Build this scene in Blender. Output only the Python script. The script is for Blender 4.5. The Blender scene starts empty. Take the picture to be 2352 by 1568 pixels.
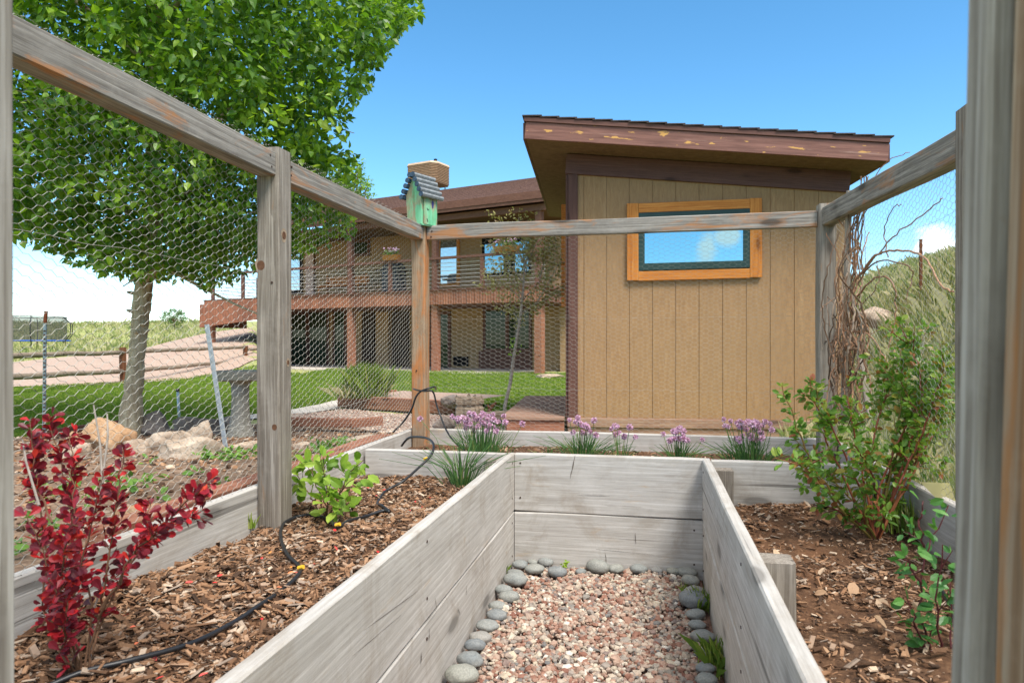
import bpy, bmesh, math, random
import numpy as np
from mathutils import Vector, Matrix, noise
from mathutils.geometry import delaunay_2d_cdt

random.seed(7)
RNG = np.random.default_rng(11)
scene = bpy.context.scene
COL = scene.collection

# ------------------------------------------------------------------ camera maths
YAW = math.radians(11.3)
CY, SY = math.cos(YAW), math.sin(YAW)
EYE = 1.10
F, U0, V0 = 1568.0, 1176.0, 784.0


def cam2w(cx, d):
    return CY * cx - SY * d, SY * cx + CY * d


def w2cam(x, y):
    return CY * x + SY * y, -SY * x + CY * y


def W(u, v, d):
    """point at camera depth d seen at photo position u, v"""
    cx = (u - U0) / F * d
    x, y = cam2w(cx, d)
    return Vector((x, y, EYE - (v - V0) / F * d))


def G(u, v, z):
    return W(u, v, (EYE - z) * F / (v - V0))


class Frame:
    """a local frame standing on the ground: ex runs along a front, ey goes back"""

    def __init__(self, origin, ang):
        self.o = Vector((origin[0], origin[1], 0))
        self.ang = ang
        self.ex = Vector((math.cos(ang), math.sin(ang), 0))
        self.ey = Vector((-math.sin(ang), math.cos(ang), 0))

    def __call__(self, x, y, z):
        return self.o + self.ex * x + self.ey * y + Vector((0, 0, z))

    def px(self, u, v, y=0.0):
        """x and z where the line of sight through u, v meets the plane at depth y"""
        r = W(u, v, 1.0) - Vector((0, 0, EYE))
        p0 = self.o + self.ey * y
        t = p0.dot(self.ey) / Vector((r.x, r.y, 0)).dot(self.ey)
        p = r * t
        return (p - self.o).dot(self.ex), p.z + EYE


def ss(t):
    t = np.clip(t, 0, 1)
    return t * t * (3 - 2 * t)


_ph = np.random.default_rng(5).uniform(0, 6.28, (6, 12))


def wob(x, y, sc=1.0, k=0):
    """smooth noise, about -1..1"""
    x = np.asarray(x, float) * sc
    y = np.asarray(y, float) * sc
    p = _ph[k % 6]
    r = (np.sin(1.1 * x + 1.7 * y + p[0]) + np.sin(-1.9 * x + 1.3 * y + p[1]) + .7 * np.sin(3.1 * x - 2.3 * y + p[2])
         + .6 * np.sin(2.7 * x + 3.9 * y + p[3]) + .4 * np.sin(6.3 * x - 4.1 * y + p[4]) + .4 * np.sin(-5.1 * x - 6.7 * y + p[5]))
    return r / 3.0


def gz(x, y):
    """height of the ground"""
    x = np.asarray(x, float)
    y = np.asarray(y, float)
    cx, d = w2cam(x, y)
    a = cx / np.maximum(d, .5)
    z = .42 - .32 * ss((d - 3.0) / 5.5)
    amp = np.interp(a, [-.80, -.73, -.54, -.444, -.377, -.335], [0, 0.05, .65, 1.45, 1.75, 0])
    ramp = amp * ss((d - 15) / 22)
    hill = (2.9 + .25 * wob(x, y, .06, 1)) * ss((d - 46) / 24) * (1 - ss((d - 95) / 260)) * (d > 0)
    z = z + np.maximum(ramp, hill)
    bank = 1.1 * (x - 1.45) + .10 * wob(x, y, .8, 2)
    bank = np.where(bank > 0, bank, 0)
    top = 3.05 + .16 * wob(x, y, .5, 3)
    bank = top * (1 - np.exp(-bank / top * 1.25)) * ss((x - 1.35) / .5) * ss((60 - d) / 30)
    z = z + bank + .014 * wob(x, y, 1.7, 4) * ss((d - 3) / 3)
    inside = (x > -1.475) & (x < 1.035) & (y < 4.145) & (y > -3.0)
    return np.where(inside, -.2, z)


def gzf(x, y):
    return float(gz(x, y))


# ------------------------------------------------------------------ nodes / materials
def lin(c, k=1.0):
    return tuple([k * ((v / 255) / 12.92 if v / 255 <= .04045 else ((v / 255 + .055) / 1.055) ** 2.4) for v in c] + [1.0])


class NT:
    def __init__(self, tree):
        self.t = tree

    def n(self, typ, out=0, **kw):
        nd = self.t.nodes.new(typ)
        for k, v in kw.items():
            key = k.replace('_', ' ')
            if k.startswith('i') and k[1:].isdigit():
                sock = nd.inputs[int(k[1:])]
            elif key in nd.inputs:
                sock = nd.inputs[key]
            elif k in nd.inputs:
                sock = nd.inputs[k]
            else:
                setattr(nd, k, v)
                continue
            if isinstance(v, bpy.types.NodeSocket):
                self.t.links.new(v, sock)
            else:
                if hasattr(sock.default_value, '__len__') and len(sock.default_value) == 4 and len(v) == 3:
                    v = tuple(v) + (1,)
                sock.default_value = v
        return nd.outputs[out] if isinstance(out, (int, str)) else nd

    def ramp(self, fac, stops, interp='LINEAR'):
        nd = self.t.nodes.new('ShaderNodeValToRGB')
        cr = nd.color_ramp
        cr.interpolation = interp
        while len(cr.elements) < len(stops):
            cr.elements.new(1.0)
        for e, (p, c) in zip(cr.elements, stops):
            e.position = p
            if not hasattr(c, '__len__'):
                c = (c, c, c, 1)
            e.color = c if len(c) == 4 else tuple(c) + (1,)
        self.t.links.new(fac, nd.inputs[0])
        return nd.outputs[0]

    def mix(self, fac, a, b, mode='MIX'):
        return self.n('ShaderNodeMixRGB', blend_type=mode, Fac=fac, Color1=a, Color2=b)

    def math(self, op, a, b=0.0):
        return self.n('ShaderNodeMath', operation=op, i0=a, i1=b)

    def noise(self, vec, scale=1.0, detail=4.0, rough=.55, dist=0.0, out=0):
        return self.n('ShaderNodeTexNoise', out=out, Vector=vec, Scale=scale, Detail=detail, Roughness=rough, Distortion=dist)


def new_mat(name):
    m = bpy.data.materials.new(name)
    m.use_nodes = True
    t = m.node_tree
    t.nodes.clear()
    return m, NT(t)


def finish(m, N, color, rough=.8, bump=None, bstr=.3, bdist=.01, spec=.3, metallic=0.0, transl=0.0, alpha=None, tcol=None):
    kw = dict(Base_Color=color, Roughness=rough, Metallic=metallic)
    kw['Specular IOR Level'] = spec
    if bump is not None:
        kw['Normal'] = N.n('ShaderNodeBump', Height=bump, Strength=bstr, Distance=bdist)
    b = N.n('ShaderNodeBsdfPrincipled', out=None, **kw)
    sh = b.outputs[0]
    if transl > 0:
        tr = N.n('ShaderNodeBsdfTranslucent', Color=tcol if tcol is not None else color)
        sh = N.n('ShaderNodeMixShader', i0=transl, i1=sh, i2=tr)
    if alpha is not None:
        tp = N.n('ShaderNodeBsdfTransparent')
        sh = N.n('ShaderNodeMixShader', i0=alpha, i1=tp, i2=sh)
    N.n('ShaderNodeOutputMaterial', out=None, Surface=sh)
    return m


def objvec(N, scale=(1, 1, 1), rnd=True):
    tc = N.n('ShaderNodeTexCoord', out=3)
    if rnd:
        r = N.n('ShaderNodeObjectInfo', out='Random')
        off = N.n('ShaderNodeCombineXYZ', X=N.math('MULTIPLY', r, 37.0), Y=N.math('MULTIPLY', r, 11.0), Z=N.math('MULTIPLY', r, 23.0))
        tc = N.n('ShaderNodeVectorMath', operation='ADD', i0=tc, i1=off)
    return N.n('ShaderNodeMapping', Vector=tc, Scale=scale), tc


def wood(name, dark, mid, light, stain=None, stain_amt=.4, fine=120, patch=1.6, cracks=.6, knots=True, rough=.85, bstr=.5, grain_len=2.2, dirt=None, rings=.26):
    """grain runs along the local x axis of every board"""
    m, N = new_mat(name)
    v, raw = objvec(N, (grain_len, fine, fine))
    g = N.noise(v, 1.0, 9, .72, .12)
    g2 = N.noise(N.n('ShaderNodeMapping', Vector=raw, Scale=(grain_len * 4, fine * 3, fine * 3)), 1.0, 4, .6)
    gm = N.mix(.35, g, g2)
    if rings:
        tc0 = N.n('ShaderNodeTexCoord', out=3)
        rr = N.n('ShaderNodeObjectInfo', out='Random')
        off = N.n('ShaderNodeCombineXYZ', X=N.math('MULTIPLY', rr, 37.0), Y=N.math('ADD', N.math('MULTIPLY', rr, .16), -.08), Z=N.math('ADD', N.math('MULTIPLY', rr, -.11), .19))
        rv = N.n('ShaderNodeMapping', Vector=N.n('ShaderNodeVectorMath', operation='ADD', i0=tc0, i1=off), Scale=(.055, 1, 1))
        wv = N.n('ShaderNodeTexWave', out='Fac', Vector=rv, wave_type='RINGS', rings_direction='X', wave_profile='SAW', Scale=15.0, Distortion=7.0, Detail=4.0)
        wv.node.inputs['Detail Scale'].default_value = 1.6
        gm = N.mix(rings, gm, N.math('ADD', N.math('MULTIPLY', wv, .34), .33))
    col = N.ramp(gm, [(.34, dark), (.49, mid), (.62, light)])
    v2 = N.n('ShaderNodeMapping', Vector=raw, Scale=(.7, 7, 7))
    p = N.noise(v2, patch, 6, .68, .2)
    col = N.mix(N.ramp(p, [(.42, .0), (.66, .55)]), col, N.mix(.6, col, dark))
    p2 = N.noise(raw, 5.0, 5, .7, .3)
    col = N.mix(N.ramp(p2, [(.5, .0), (.7, .35)]), col, light)
    if stain is not None:
        s = N.noise(N.n('ShaderNodeMapping', Vector=raw, Scale=(1.6, 7, 7)), 1.7, 5, .65, 1.0)
        col = N.mix(N.ramp(s, [(.68 - .2 * stain_amt, 0.0), (.80 - .2 * stain_amt, .7)]), col, stain)
    if dirt is not None:
        s = N.noise(raw, 3.1, 6, .7, 1.5)
        col = N.mix(N.ramp(s, [(.5, 0.0), (.72, .55)]), col, dirt)
    ck = N.noise(N.n('ShaderNodeMapping', Vector=raw, Scale=(.6, fine * .4, fine * .4)), 1.0, 2, .5, .25)
    ckm = N.ramp(ck, [(.29, 1.0), (.33, 0.0)])
    col = N.mix(N.math('MULTIPLY', ckm, cracks), col, tuple(.3 * c for c in dark[:3]) + (1,))
    if knots:
        vo = N.n('ShaderNodeTexVoronoi', Vector=N.n('ShaderNodeMapping', Vector=raw, Scale=(2.1, 6.5, 6.5)), Scale=1.0, out='Distance')
        kn = N.ramp(vo, [(.10, 1.0), (.15, .35), (.24, 0.0)])
        col = N.mix(N.math('MULTIPLY', kn, .75), col, tuple(.45 * c for c in dark[:3]) + (1,))
    h = N.mix(.5, g, N.math('SUBTRACT', 1.0, ckm))
    return finish(m, N, col, rough, h, bstr, .004, .2)


def speckle(name, stops, scale=60, rough=.85, bstr=.3, patch=None, detail=6, bdist=.01):
    m, N = new_mat(name)
    tc = N.n('ShaderNodeTexCoord', out=3)
    g = N.noise(tc, scale, detail, .65)
    col = N.ramp(g, stops)
    if patch:
        p = N.noise(tc, patch[0], 5, .6, .4)
        col = N.mix(N.ramp(p, [(patch[2], 0.0), (patch[3], 1.0)]), col, N.mix(.65, col, patch[1]))
    return finish(m, N, col, rough, g, bstr, bdist, .2)


def island(name, stops, rough=.7, transl=0.0, tex=None, spec=.3, tmul=1.3, bump=0.0):
    """colour that varies from piece to piece of one mesh"""
    m, N = new_mat(name)
    r = N.n('ShaderNodeNewGeometry', out='Random Per Island')
    col = N.ramp(r, stops)
    h = None
    if tex:
        tc = N.n('ShaderNodeTexCoord', out=3)
        h = N.noise(tc, tex, 4, .6)
        col = N.mix(N.ramp(h, [(.3, 0.0), (.7, .5)]), col, N.mix(.6, col, (.0, .0, .0, 1)))
    tcol = None
    if transl:
        tcol = N.mix(1.0, col, (tmul, tmul * 1.12, tmul * .55, 1), 'MULTIPLY')
    return finish(m, N, col, rough, h if bump else None, bump, .01, spec, transl=transl, tcol=tcol)


def plain(name, c, rough=.6, metallic=0.0, spec=.3, var=.25, scale=9, bstr=.1):
    m, N = new_mat(name)
    tc = N.n('ShaderNodeTexCoord', out=3)
    g = N.noise(tc, scale, 5, .6)
    col = N.mix(N.ramp(g, [(.3, 0.0), (.7, 1.0)]), tuple(v * (1 - var) for v in c[:3]) + (1,), tuple(min(1, v * (1 + var)) for v in c[:3]) + (1,))
    return finish(m, N, col, rough, g, bstr, .01, spec, metallic)


def glass(name, tint=(.02, .03, .035, 1), refl=.5, rough=.01, wav=.0, gcol=(.95, 1.0, 1.0, 1)):
    m, N = new_mat(name)
    tc = N.n('ShaderNodeTexCoord', out=3)
    w = N.noise(tc, 1.2, 2, .5)
    nrm = N.n('ShaderNodeBump', Height=w, Strength=wav, Distance=.02)
    a = N.n('ShaderNodeBsdfDiffuse', Color=tint)
    b = N.n('ShaderNodeBsdfGlossy', Color=gcol, Roughness=rough, Normal=nrm)
    lw = N.n('ShaderNodeFresnel', IOR=1.6)
    f = N.math('ADD', refl, N.math('MULTIPLY', lw, .9 * (1 - refl) if refl > .1 else .10))
    N.n('ShaderNodeOutputMaterial', out=None, Surface=N.n('ShaderNodeMixShader', i0=f, i1=a, i2=b))
    return m


M = {}
GREY_D, GREY_M, GREY_L = lin((92, 84, 76)), lin((140, 131, 120)), lin((183, 176, 165))
M['fence'] = wood('weathered_fence_wood', lin((80, 72, 64)), lin((130, 121, 110)), lin((172, 164, 153)), stain=lin((150, 108, 70)), stain_amt=.25)
M['rail'] = wood('weathered_rail_wood', lin((82, 76, 70)), lin((131, 125, 117)), lin((176, 170, 161)), stain=lin((176, 116, 62)), stain_amt=.75, fine=100)
M['mixedpost'] = wood('half_weathered_post_wood', lin((92, 74, 58)), lin((146, 120, 94)), lin((178, 158, 134)), stain=lin((184, 112, 54)), stain_amt=.95, fine=90)
M['bed'] = wood('raised_bed_plank_wood', lin((150, 144, 136)), lin((178, 173, 166)), lin((202, 198, 192)), stain=lin((178, 156, 128)), stain_amt=.3, fine=80, cracks=.6, patch=1.6, dirt=lin((138, 124, 106)))
M['nearpost'] = wood('gate_post_wood', lin((88, 78, 70)), lin((140, 134, 126)), lin((180, 176, 170)), stain=lin((140, 104, 68)), stain_amt=.4, fine=50, grain_len=1.2)
M['redtimber'] = wood('landscape_timber', lin((104, 66, 50)), lin((148, 98, 76)), lin((178, 132, 108)), fine=60)
M['deckgrey'] = wood('step_board_wood', lin((112, 84, 70)), lin((150, 118, 100)), lin((176, 146, 124)), stain=lin((180, 140, 112)), stain_amt=.4, fine=60)
M['splitrail'] = wood('split_rail_wood', lin((84, 72, 62)), lin((132, 116, 100)), lin((168, 154, 136)), fine=45)
M['fencepost_brown'] = wood('brown_post_wood', lin((72, 44, 30)), lin((106, 66, 44)), lin((136, 94, 68)), fine=45)
M['orange'] = wood('orange_stained_trim', lin((158, 88, 34)), lin((198, 124, 54)), lin((216, 150, 78)), fine=65, cracks=.25, knots=True, rough=.55)
M['browntrim'] = wood('brown_painted_trim', lin((80, 54, 47)), lin((97, 67, 59)), lin((112, 80, 70)), fine=50, cracks=.2, rough=.6)
M['browntrim2'] = wood('house_brown_trim', lin((84, 56, 46)), lin((108, 74, 62)), lin((124, 88, 74)), fine=30, cracks=.2, rough=.7, knots=False)
M['stump'] = wood('old_stump_wood', lin((66, 56, 48)), lin((124, 108, 92)), lin((166, 150, 130)), fine=30, cracks=.9)
M['stick'] = wood('grey_stick_wood', lin((104, 94, 84)), lin((150, 140, 128)), lin((178, 168, 156)), fine=60)


def mk_fascia():
    m, N = new_mat('peeling_fascia_paint')
    v, raw = objvec(N, (3, 55, 55), rnd=False)
    g = N.noise(v, 1, 5, .6, .4)
    col = N.ramp(g, [(.3, lin((100, 66, 57))), (.7, lin((140, 98, 86)))])
    s = N.noise(N.n('ShaderNodeMapping', Vector=raw, Scale=(7.0, 20, 30)), 1.0, 4, .55, .3)
    msk = N.ramp(s, [(.63, 0.0), (.66, 1.0)])
    col = N.mix(N.math('MULTIPLY', msk, .9), col, lin((206, 156, 84)))
    s2 = N.noise(N.n('ShaderNodeMapping', Vector=raw, Scale=(2.0, 30, 30)), 1.0, 5, .6, .4)
    col = N.mix(N.ramp(s2, [(.62, 0.0), (.72, .7)]), col, lin((164, 132, 118)))
    return finish(m, N, col, .65, g, .25, .004, .3)


M['fascia'] = mk_fascia()


def mk_siding():
    m, N = new_mat('tan_grooved_siding')
    tc = N.n('ShaderNodeTexCoord', out=3)
    v = N.n('ShaderNodeMapping', Vector=tc, Scale=(26, 26, 5))
    g = N.noise(v, 2.0, 6, .7, .5)
    p = N.noise(tc, 1.3, 5, .6, .3)
    col = N.ramp(g, [(.3, lin((143, 110, 77))), (.7, lin((170, 135, 97)))])
    col = N.mix(N.ramp(p, [(.35, 0.0), (.7, .5)]), col, lin((150, 122, 90)))
    st = N.noise(N.n('ShaderNodeMapping', Vector=tc, Scale=(14, 14, .9)), 1.0, 4, .6)
    col = N.mix(N.ramp(st, [(.62, 0.0), (.8, .35)]), col, lin((196, 168, 132)))
    fl = N.noise(tc, 55, 2, .5)
    col = N.mix(N.ramp(fl, [(.76, 0.0), (.80, .5)]), col, lin((212, 190, 160)))
    return finish(m, N, col, .75, g, .55, .006, .25)


M['siding'] = mk_siding()
M['housewall'] = speckle('house_siding', [(.3, lin((150, 118, 86))), (.7, lin((178, 144, 106)))], 14, .8, .2)
M['soffit'] = speckle('soffit_boards', [(.3, lin((96, 76, 58))), (.7, lin((122, 98, 76)))], 20, .8, .2)


def mk_rust():
    m, N = new_mat('rusty_corrugated_metal')
    tc = N.n('ShaderNodeTexCoord', out=3)
    w = N.noise(N.n('ShaderNodeMapping', Vector=tc, Scale=(9, 9, .8)), 1, 5, .65)
    p = N.noise(tc, 1.1, 5, .6, .5)
    col = N.ramp(w, [(.3, lin((92, 60, 48))), (.52, lin((130, 86, 68))), (.72, lin((160, 110, 88)))])
    col = N.mix(N.ramp(p, [(.35, 0.0), (.65, .6)]), col, lin((172, 114, 84)))
    return finish(m, N, col, .75, w, .2, .01, .25)


M['rust'] = mk_rust()


def mk_shingle():
    m, N = new_mat('asphalt_shingles')
    tc = N.n('ShaderNodeTexCoord', out=3)
    b = N.n('ShaderNodeTexBrick', Vector=N.n('ShaderNodeMapping', Vector=tc, Scale=(1, 1, 1)), Color1=lin((128, 98, 86)), Color2=lin((98, 74, 66)), Mortar=lin((62, 46, 42)), Scale=5.0)
    g = N.noise(tc, 34, 5, .7)
    col = N.mix(.5, b, N.ramp(g, [(.3, lin((70, 50, 46))), (.7, lin((134, 104, 92)))]))
    return finish(m, N, col, .9, g, .4, .01, .15)


M['shingle'] = mk_shingle()
M['darkshingle'] = speckle('dark_shingle_edge', [(.3, lin((52, 46, 46))), (.7, lin((84, 74, 72)))], 60, .9)
M['greenframe'] = plain('dark_green_window_frame', lin((44, 66, 62)), .45, var=.15)
M['white'] = plain('white_paint', lin((220, 218, 210)), .5, var=.08)
M['black'] = plain('black_plastic', lin((28, 28, 30)), .45, var=.2)
M['blackdark'] = plain('dark_opening', lin((20, 17, 15)), .9)
M['grillcover'] = plain('charcoal_grill_metal', lin((44, 50, 58)), .4, var=.25)
M['steel'] = plain('stainless_cable', lin((214, 214, 212)), .35, .7, .5, .1)
M['galv'] = plain('galvanized_steel', lin((158, 166, 172)), .45, .35, .4, .18, 30)
M['wire'] = plain('galvanized_netting_wire', lin((158, 156, 148)), .75, .0, .2, .12, 8)
M['tposttop'] = plain('rusty_orange_paint', lin((156, 78, 48)), .75, var=.3, scale=40)
M['pvc'] = plain('white_pipe', lin((190, 204, 214)), .4, var=.08)
M['concrete'] = speckle('concrete', [(.3, lin((132, 126, 116))), (.7, lin((172, 166, 154)))], 50, .9, .5, (6, lin((110, 108, 84)), .45, .75))
M['pathconcrete'] = speckle('path_concrete', [(.3, lin((176, 166, 154))), (.7, lin((206, 198, 186)))], 40, .9, .3, (1.5, lin((140, 124, 108)), .5, .8))
M['cooler'] = plain('tan_cooler_louvres', lin((150, 122, 96)), .7, var=.15)
M['coolertop'] = plain('tan_cooler_cap', lin((196, 168, 138)), .6, var=.1)
M['glass'] = glass('window_glass', refl=.55, gcol=(.44, .73, .82, 1))
M['baydark'] = plain('painted_bay_shade', lin((62, 48, 38)), .9)  # shade of the storage bays put into the colour
M['glassdark'] = glass('dark_reflection_glass', (.045, .060, .034, 1), .015)  # dull green reflections painted into the pane colour
M['glasswhite'] = glass('white_reflection_glass', (.32, .34, .36, 1), .55)  # white reflection painted into the pale base colour
M['curtain'] = plain('pink_curtain', lin((206, 172, 154)), .9, var=.1)
M['bench'] = wood('bench_wood', lin((132, 78, 40)), lin((170, 108, 62)), lin((192, 134, 84)), fine=30, knots=False)
M['planter'] = plain('wicker_planter', lin((146, 98, 46)), .8, var=.4, scale=40, bstr=.5)
M['padblue'] = plain('blue_trampoline_pad', lin((30, 84, 170)), .5)


def mk_net():
    m, N = new_mat('trampoline_net_mesh')
    return finish(m, N, lin((66, 66, 64)), .8, alpha=.5)


M['tnet'] = mk_net()
M['hose'] = plain('black_drip_hose', lin((34, 34, 36)), .42, spec=.5, var=.2)
M['brass'] = plain('yellow_hose_fitting', lin((222, 178, 52)), .5, var=.1)
M['bark'] = None


def mk_bark():
    m, N = new_mat('pale_poplar_bark')
    tc = N.n('ShaderNodeTexCoord', out=3)
    g = N.noise(N.n('ShaderNodeMapping', Vector=tc, Scale=(22, 22, 8)), 1, 6, .7, .8)
    p = N.noise(N.n('ShaderNodeMapping', Vector=tc, Scale=(5, 5, 2.2)), 1, 5, .65, 1.0)
    col = N.ramp(g, [(.3, lin((140, 122, 98))), (.55, lin((188, 172, 144))), (.75, lin((216, 205, 180)))])
    col = N.mix(N.ramp(p, [(.56, 0.0), (.66, .85)]), col, lin((118, 82, 54)))
    col = N.mix(N.ramp(p, [(.30, .7), (.42, 0.0)]), col, lin((136, 136, 102)))
    return finish(m, N, col, .9, g, .7, .02, .15)


M['bark'] = mk_bark()
M['twig'] = plain('brown_twig', lin((104, 76, 56)), .85, var=.35, scale=30)
M['greytwig'] = plain('grey_twig', lin((146, 136, 126)), .85, var=.3, scale=30)
M['redcane'] = island('red_brown_cane', [(0, lin((110, 56, 40))), (.5, lin((140, 76, 50))), (1, lin((112, 116, 52)))], .6)
M['darkcane'] = plain('dark_red_cane', lin((86, 40, 42)), .55)
M['vine'] = island('dry_vine', [(0, lin((92, 74, 62))), (.35, lin((138, 108, 86))), (.7, lin((178, 132, 100))), (1, lin((172, 158, 142)))], .85, tex=40)


def mk_poplar():
    m, N = new_mat('poplar_leaf')
    r = N.n('ShaderNodeNewGeometry', out='Random Per Island')
    tc = N.n('ShaderNodeTexCoord', out=3)
    g = N.noise(tc, 1.5, 4, .65)
    f = N.math('ADD', N.math('MULTIPLY', r, .50), N.math('MULTIPLY', N.math('SUBTRACT', g, .28), 1.15))
    col = N.ramp(f, [(0, (.024, .070, .008)), (.28, (.055, .138, .012)), (.54, (.13, .25, .020)), (.78, (.28, .41, .034)), (.95, (.42, .52, .11))])
    tcol = N.mix(1.0, col, (1.5, 1.6, .7, 1), 'MULTIPLY')
    return finish(m, N, col, .40, spec=.5, transl=.42, tcol=tcol)


M['leaf_poplar'] = mk_poplar()
M['leaf_bright'] = island('bright_tree_leaf', [(0, (.10, .20, .02)), (.6, (.20, .34, .035)), (1, (.32, .46, .07))], .5, .35)
M['leaf_far'] = island('far_tree_leaf', [(0, (.06, .13, .03)), (.6, (.10, .19, .04)), (1, (.16, .26, .07))], .5, .3)
M['leaf_sapling'] = island('dull_sapling_leaf', [(0, (.22, .18, .07)), (.4, (.32, .29, .11)), (.75, (.42, .40, .17)), (1, (.34, .17, .11))], .55, .3)
M['leaf_barberry'] = island('dark_red_leaf', [(0, (.10, .014, .024)), (.35, (.21, .016, .032)), (.7, (.37, .019, .034)), (.92, (.60, .028, .033)), (1, (.62, .07, .03))], .42, .35, spec=.4, tmul=1.1)
M['leaf_lime'] = island('lime_leaf', [(0, (.13, .24, .03)), (.5, (.24, .38, .045)), (1, (.38, .50, .08))], .45, .4)
M['leaf_rose'] = island('rose_leaf', [(0, (.09, .19, .025)), (.5, (.16, .29, .04)), (.80, (.24, .36, .05)), (.88, (.30, .26, .05)), (1, (.34, .10, .05))], .4, .35, spec=.4)
M['leaf_rosedark'] = island('rose_leaf_cool', [(0, (.045, .15, .035)), (.6, (.08, .22, .05)), (1, (.14, .32, .07))], .4, .35, spec=.4)
M['chive'] = island('chive_blade', [(0, (.05, .13, .04)), (.6, (.09, .20, .055)), (.9, (.14, .26, .06)), (1, (.36, .32, .12))], .5, .2)
M['chiveflower'] = island('chive_petal', [(0, lin((186, 138, 176))), (.5, lin((220, 178, 212))), (1, lin((238, 212, 232)))], .7, .25, tmul=1.0)
M['grass'] = island('lawn_blade', [(0, (.11, .19, .026)), (.5, (.18, .275, .036)), (.85, (.26, .34, .055)), (1, (.42, .40, .12))], .55, .3)
M['drygrass'] = island('hill_grass_blade', [(0, (.17, .23, .07)), (.3, (.26, .32, .10)), (.52, (.42, .41, .19)), (1, (.66, .58, .37))], .65, .3, tmul=1.1)
M['weed'] = island('weed_leaf', [(0, (.08, .18, .03)), (1, (.20, .34, .06))], .5, .3)
M['gravel'] = island('pink_gravel_stone', [(0, lin((128, 86, 72))), (.14, lin((156, 116, 98))), (.28, lin((178, 154, 136))), (.42, lin((150, 140, 130))), (.56, lin((196, 180, 160))), (.7, lin((164, 126, 108))), (.82, lin((116, 114, 112))), (.92, lin((198, 182, 158))), (1, lin((216, 208, 196)))], .8, tex=120, spec=.2)
M['patchgravel'] = island('pale_gravel_stone', [(0, lin((140, 104, 92))), (.3, lin((178, 150, 132))), (.6, lin((206, 186, 166))), (.85, lin((150, 138, 130))), (1, lin((226, 214, 198)))], .85)
M['mulch'] = island('wood_chip', [(0, lin((60, 44, 32))), (.25, lin((104, 76, 55))), (.52, lin((146, 108, 78))), (.74, lin((172, 134, 102))), (.9, lin((154, 136, 120))), (1, lin((210, 186, 160)))], .85, tex=60)
M['petal'] = island('fallen_petal', [(0, (.6, .03, .03)), (.6, (.75, .12, .10)), (1, (.8, .4, .05))], .6)
M['dryleaf'] = island('dry_leaf', [(0, lin((176, 140, 108))), (1, lin((220, 198, 170)))], .8, .2)
M['soil'] = speckle('dark_soil', [(.3, lin((58, 42, 32))), (.55, lin((92, 68, 50))), (.75, lin((124, 96, 72)))], 45, .95, .9, (3, lin((120, 84, 58)), .4, .7))
M['dirt'] = speckle('bed_dirt', [(.3, lin((92, 74, 60))), (.55, lin((138, 114, 94))), (.75, lin((176, 152, 128)))], 30, .95, .9, (2.2, lin((74, 58, 46)), .45, .7))
M['road'] = speckle('gravel_road', [(.3, lin((146, 124, 108))), (.55, lin((178, 156, 138))), (.75, lin((204, 184, 166)))], 18, .95, .4, (.35, lin((168, 140, 124)), .4, .7))
M['patchbase'] = speckle('gravel_patch', [(.3, lin((132, 106, 94))), (.55, lin((176, 150, 134))), (.75, lin((208, 188, 170)))], 55, .95, .9)
M['pathbase'] = speckle('gravel_under', [(.3, lin((100, 70, 58))), (.7, lin((150, 120, 104)))], 60, .95, .9)
M['lawn'] = speckle('lawn_turf', [(.3, (.13, .205, .026)), (.55, (.185, .27, .034)), (.75, (.26, .33, .055))], 7, .9, .5, (.6, (.22, .30, .035, 1), .42, .7))
M['hillturf'] = speckle('hill_turf', [(.3, (.22, .26, .08)), (.55, (.30, .33, .12)), (.75, (.44, .41, .21))], 4.5, .95, .5, (1.3, lin((176, 156, 112)), .45, .78))
M['farhill'] = speckle('far_hill', [(.3, (.24, .30, .26)), (.7, (.32, .38, .36))], .02, .95, .1)


def mk_rock(name, cols, sc=7):
    m, N = new_mat(name)
    v, raw = objvec(N, (1, 1, 1))
    g = N.noise(raw, sc, 7, .65, .3)
    f = N.noise(raw, sc * 9, 4, .7)
    col = N.ramp(g, [(.3, cols[0]), (.5, cols[1]), (.7, cols[2])])
    col = N.mix(N.ramp(f, [(.35, .35), (.6, 0.0)]), col, tuple(.5 * c for c in cols[0][:3]) + (1,))
    return finish(m, N, col, .88, N.mix(.5, g, f), .6, .02, .2)


M['rocktan'] = mk_rock('tan_sandstone', (lin((136, 116, 98)), lin((176, 156, 136)), lin((204, 186, 166))))
M['rockorange'] = mk_rock('orange_sandstone', (lin((136, 104, 76)), lin((176, 140, 106)), lin((200, 174, 144))))
M['rockgrey'] = mk_rock('grey_stone', (lin((104, 92, 84)), lin((142, 128, 118)), lin((170, 156, 146))))


def mk_river():
    m, N = new_mat('river_stone')
    v, raw = objvec(N, (1, 1, 1))
    r = N.n('ShaderNodeObjectInfo', out='Random')
    base = N.ramp(r, [(0, lin((104, 112, 118))), (.3, lin((132, 136, 134))), (.6, lin((150, 150, 138))), (.85, lin((116, 122, 124))), (1, lin((164, 156, 146)))])
    g = N.noise(raw, 22, 6, .7, .3)
    f = N.noise(raw, 160, 3, .7)
    col = N.mix(N.ramp(g, [(.35, 0.0), (.7, .45)]), base, lin((168, 164, 154)))
    col = N.mix(N.ramp(f, [(.4, .3), (.6, 0.0)]), col, (.05, .05, .05, 1))
    return finish(m, N, col, .7, f, .15, .004, .3)


M['river'] = mk_river()


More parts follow.
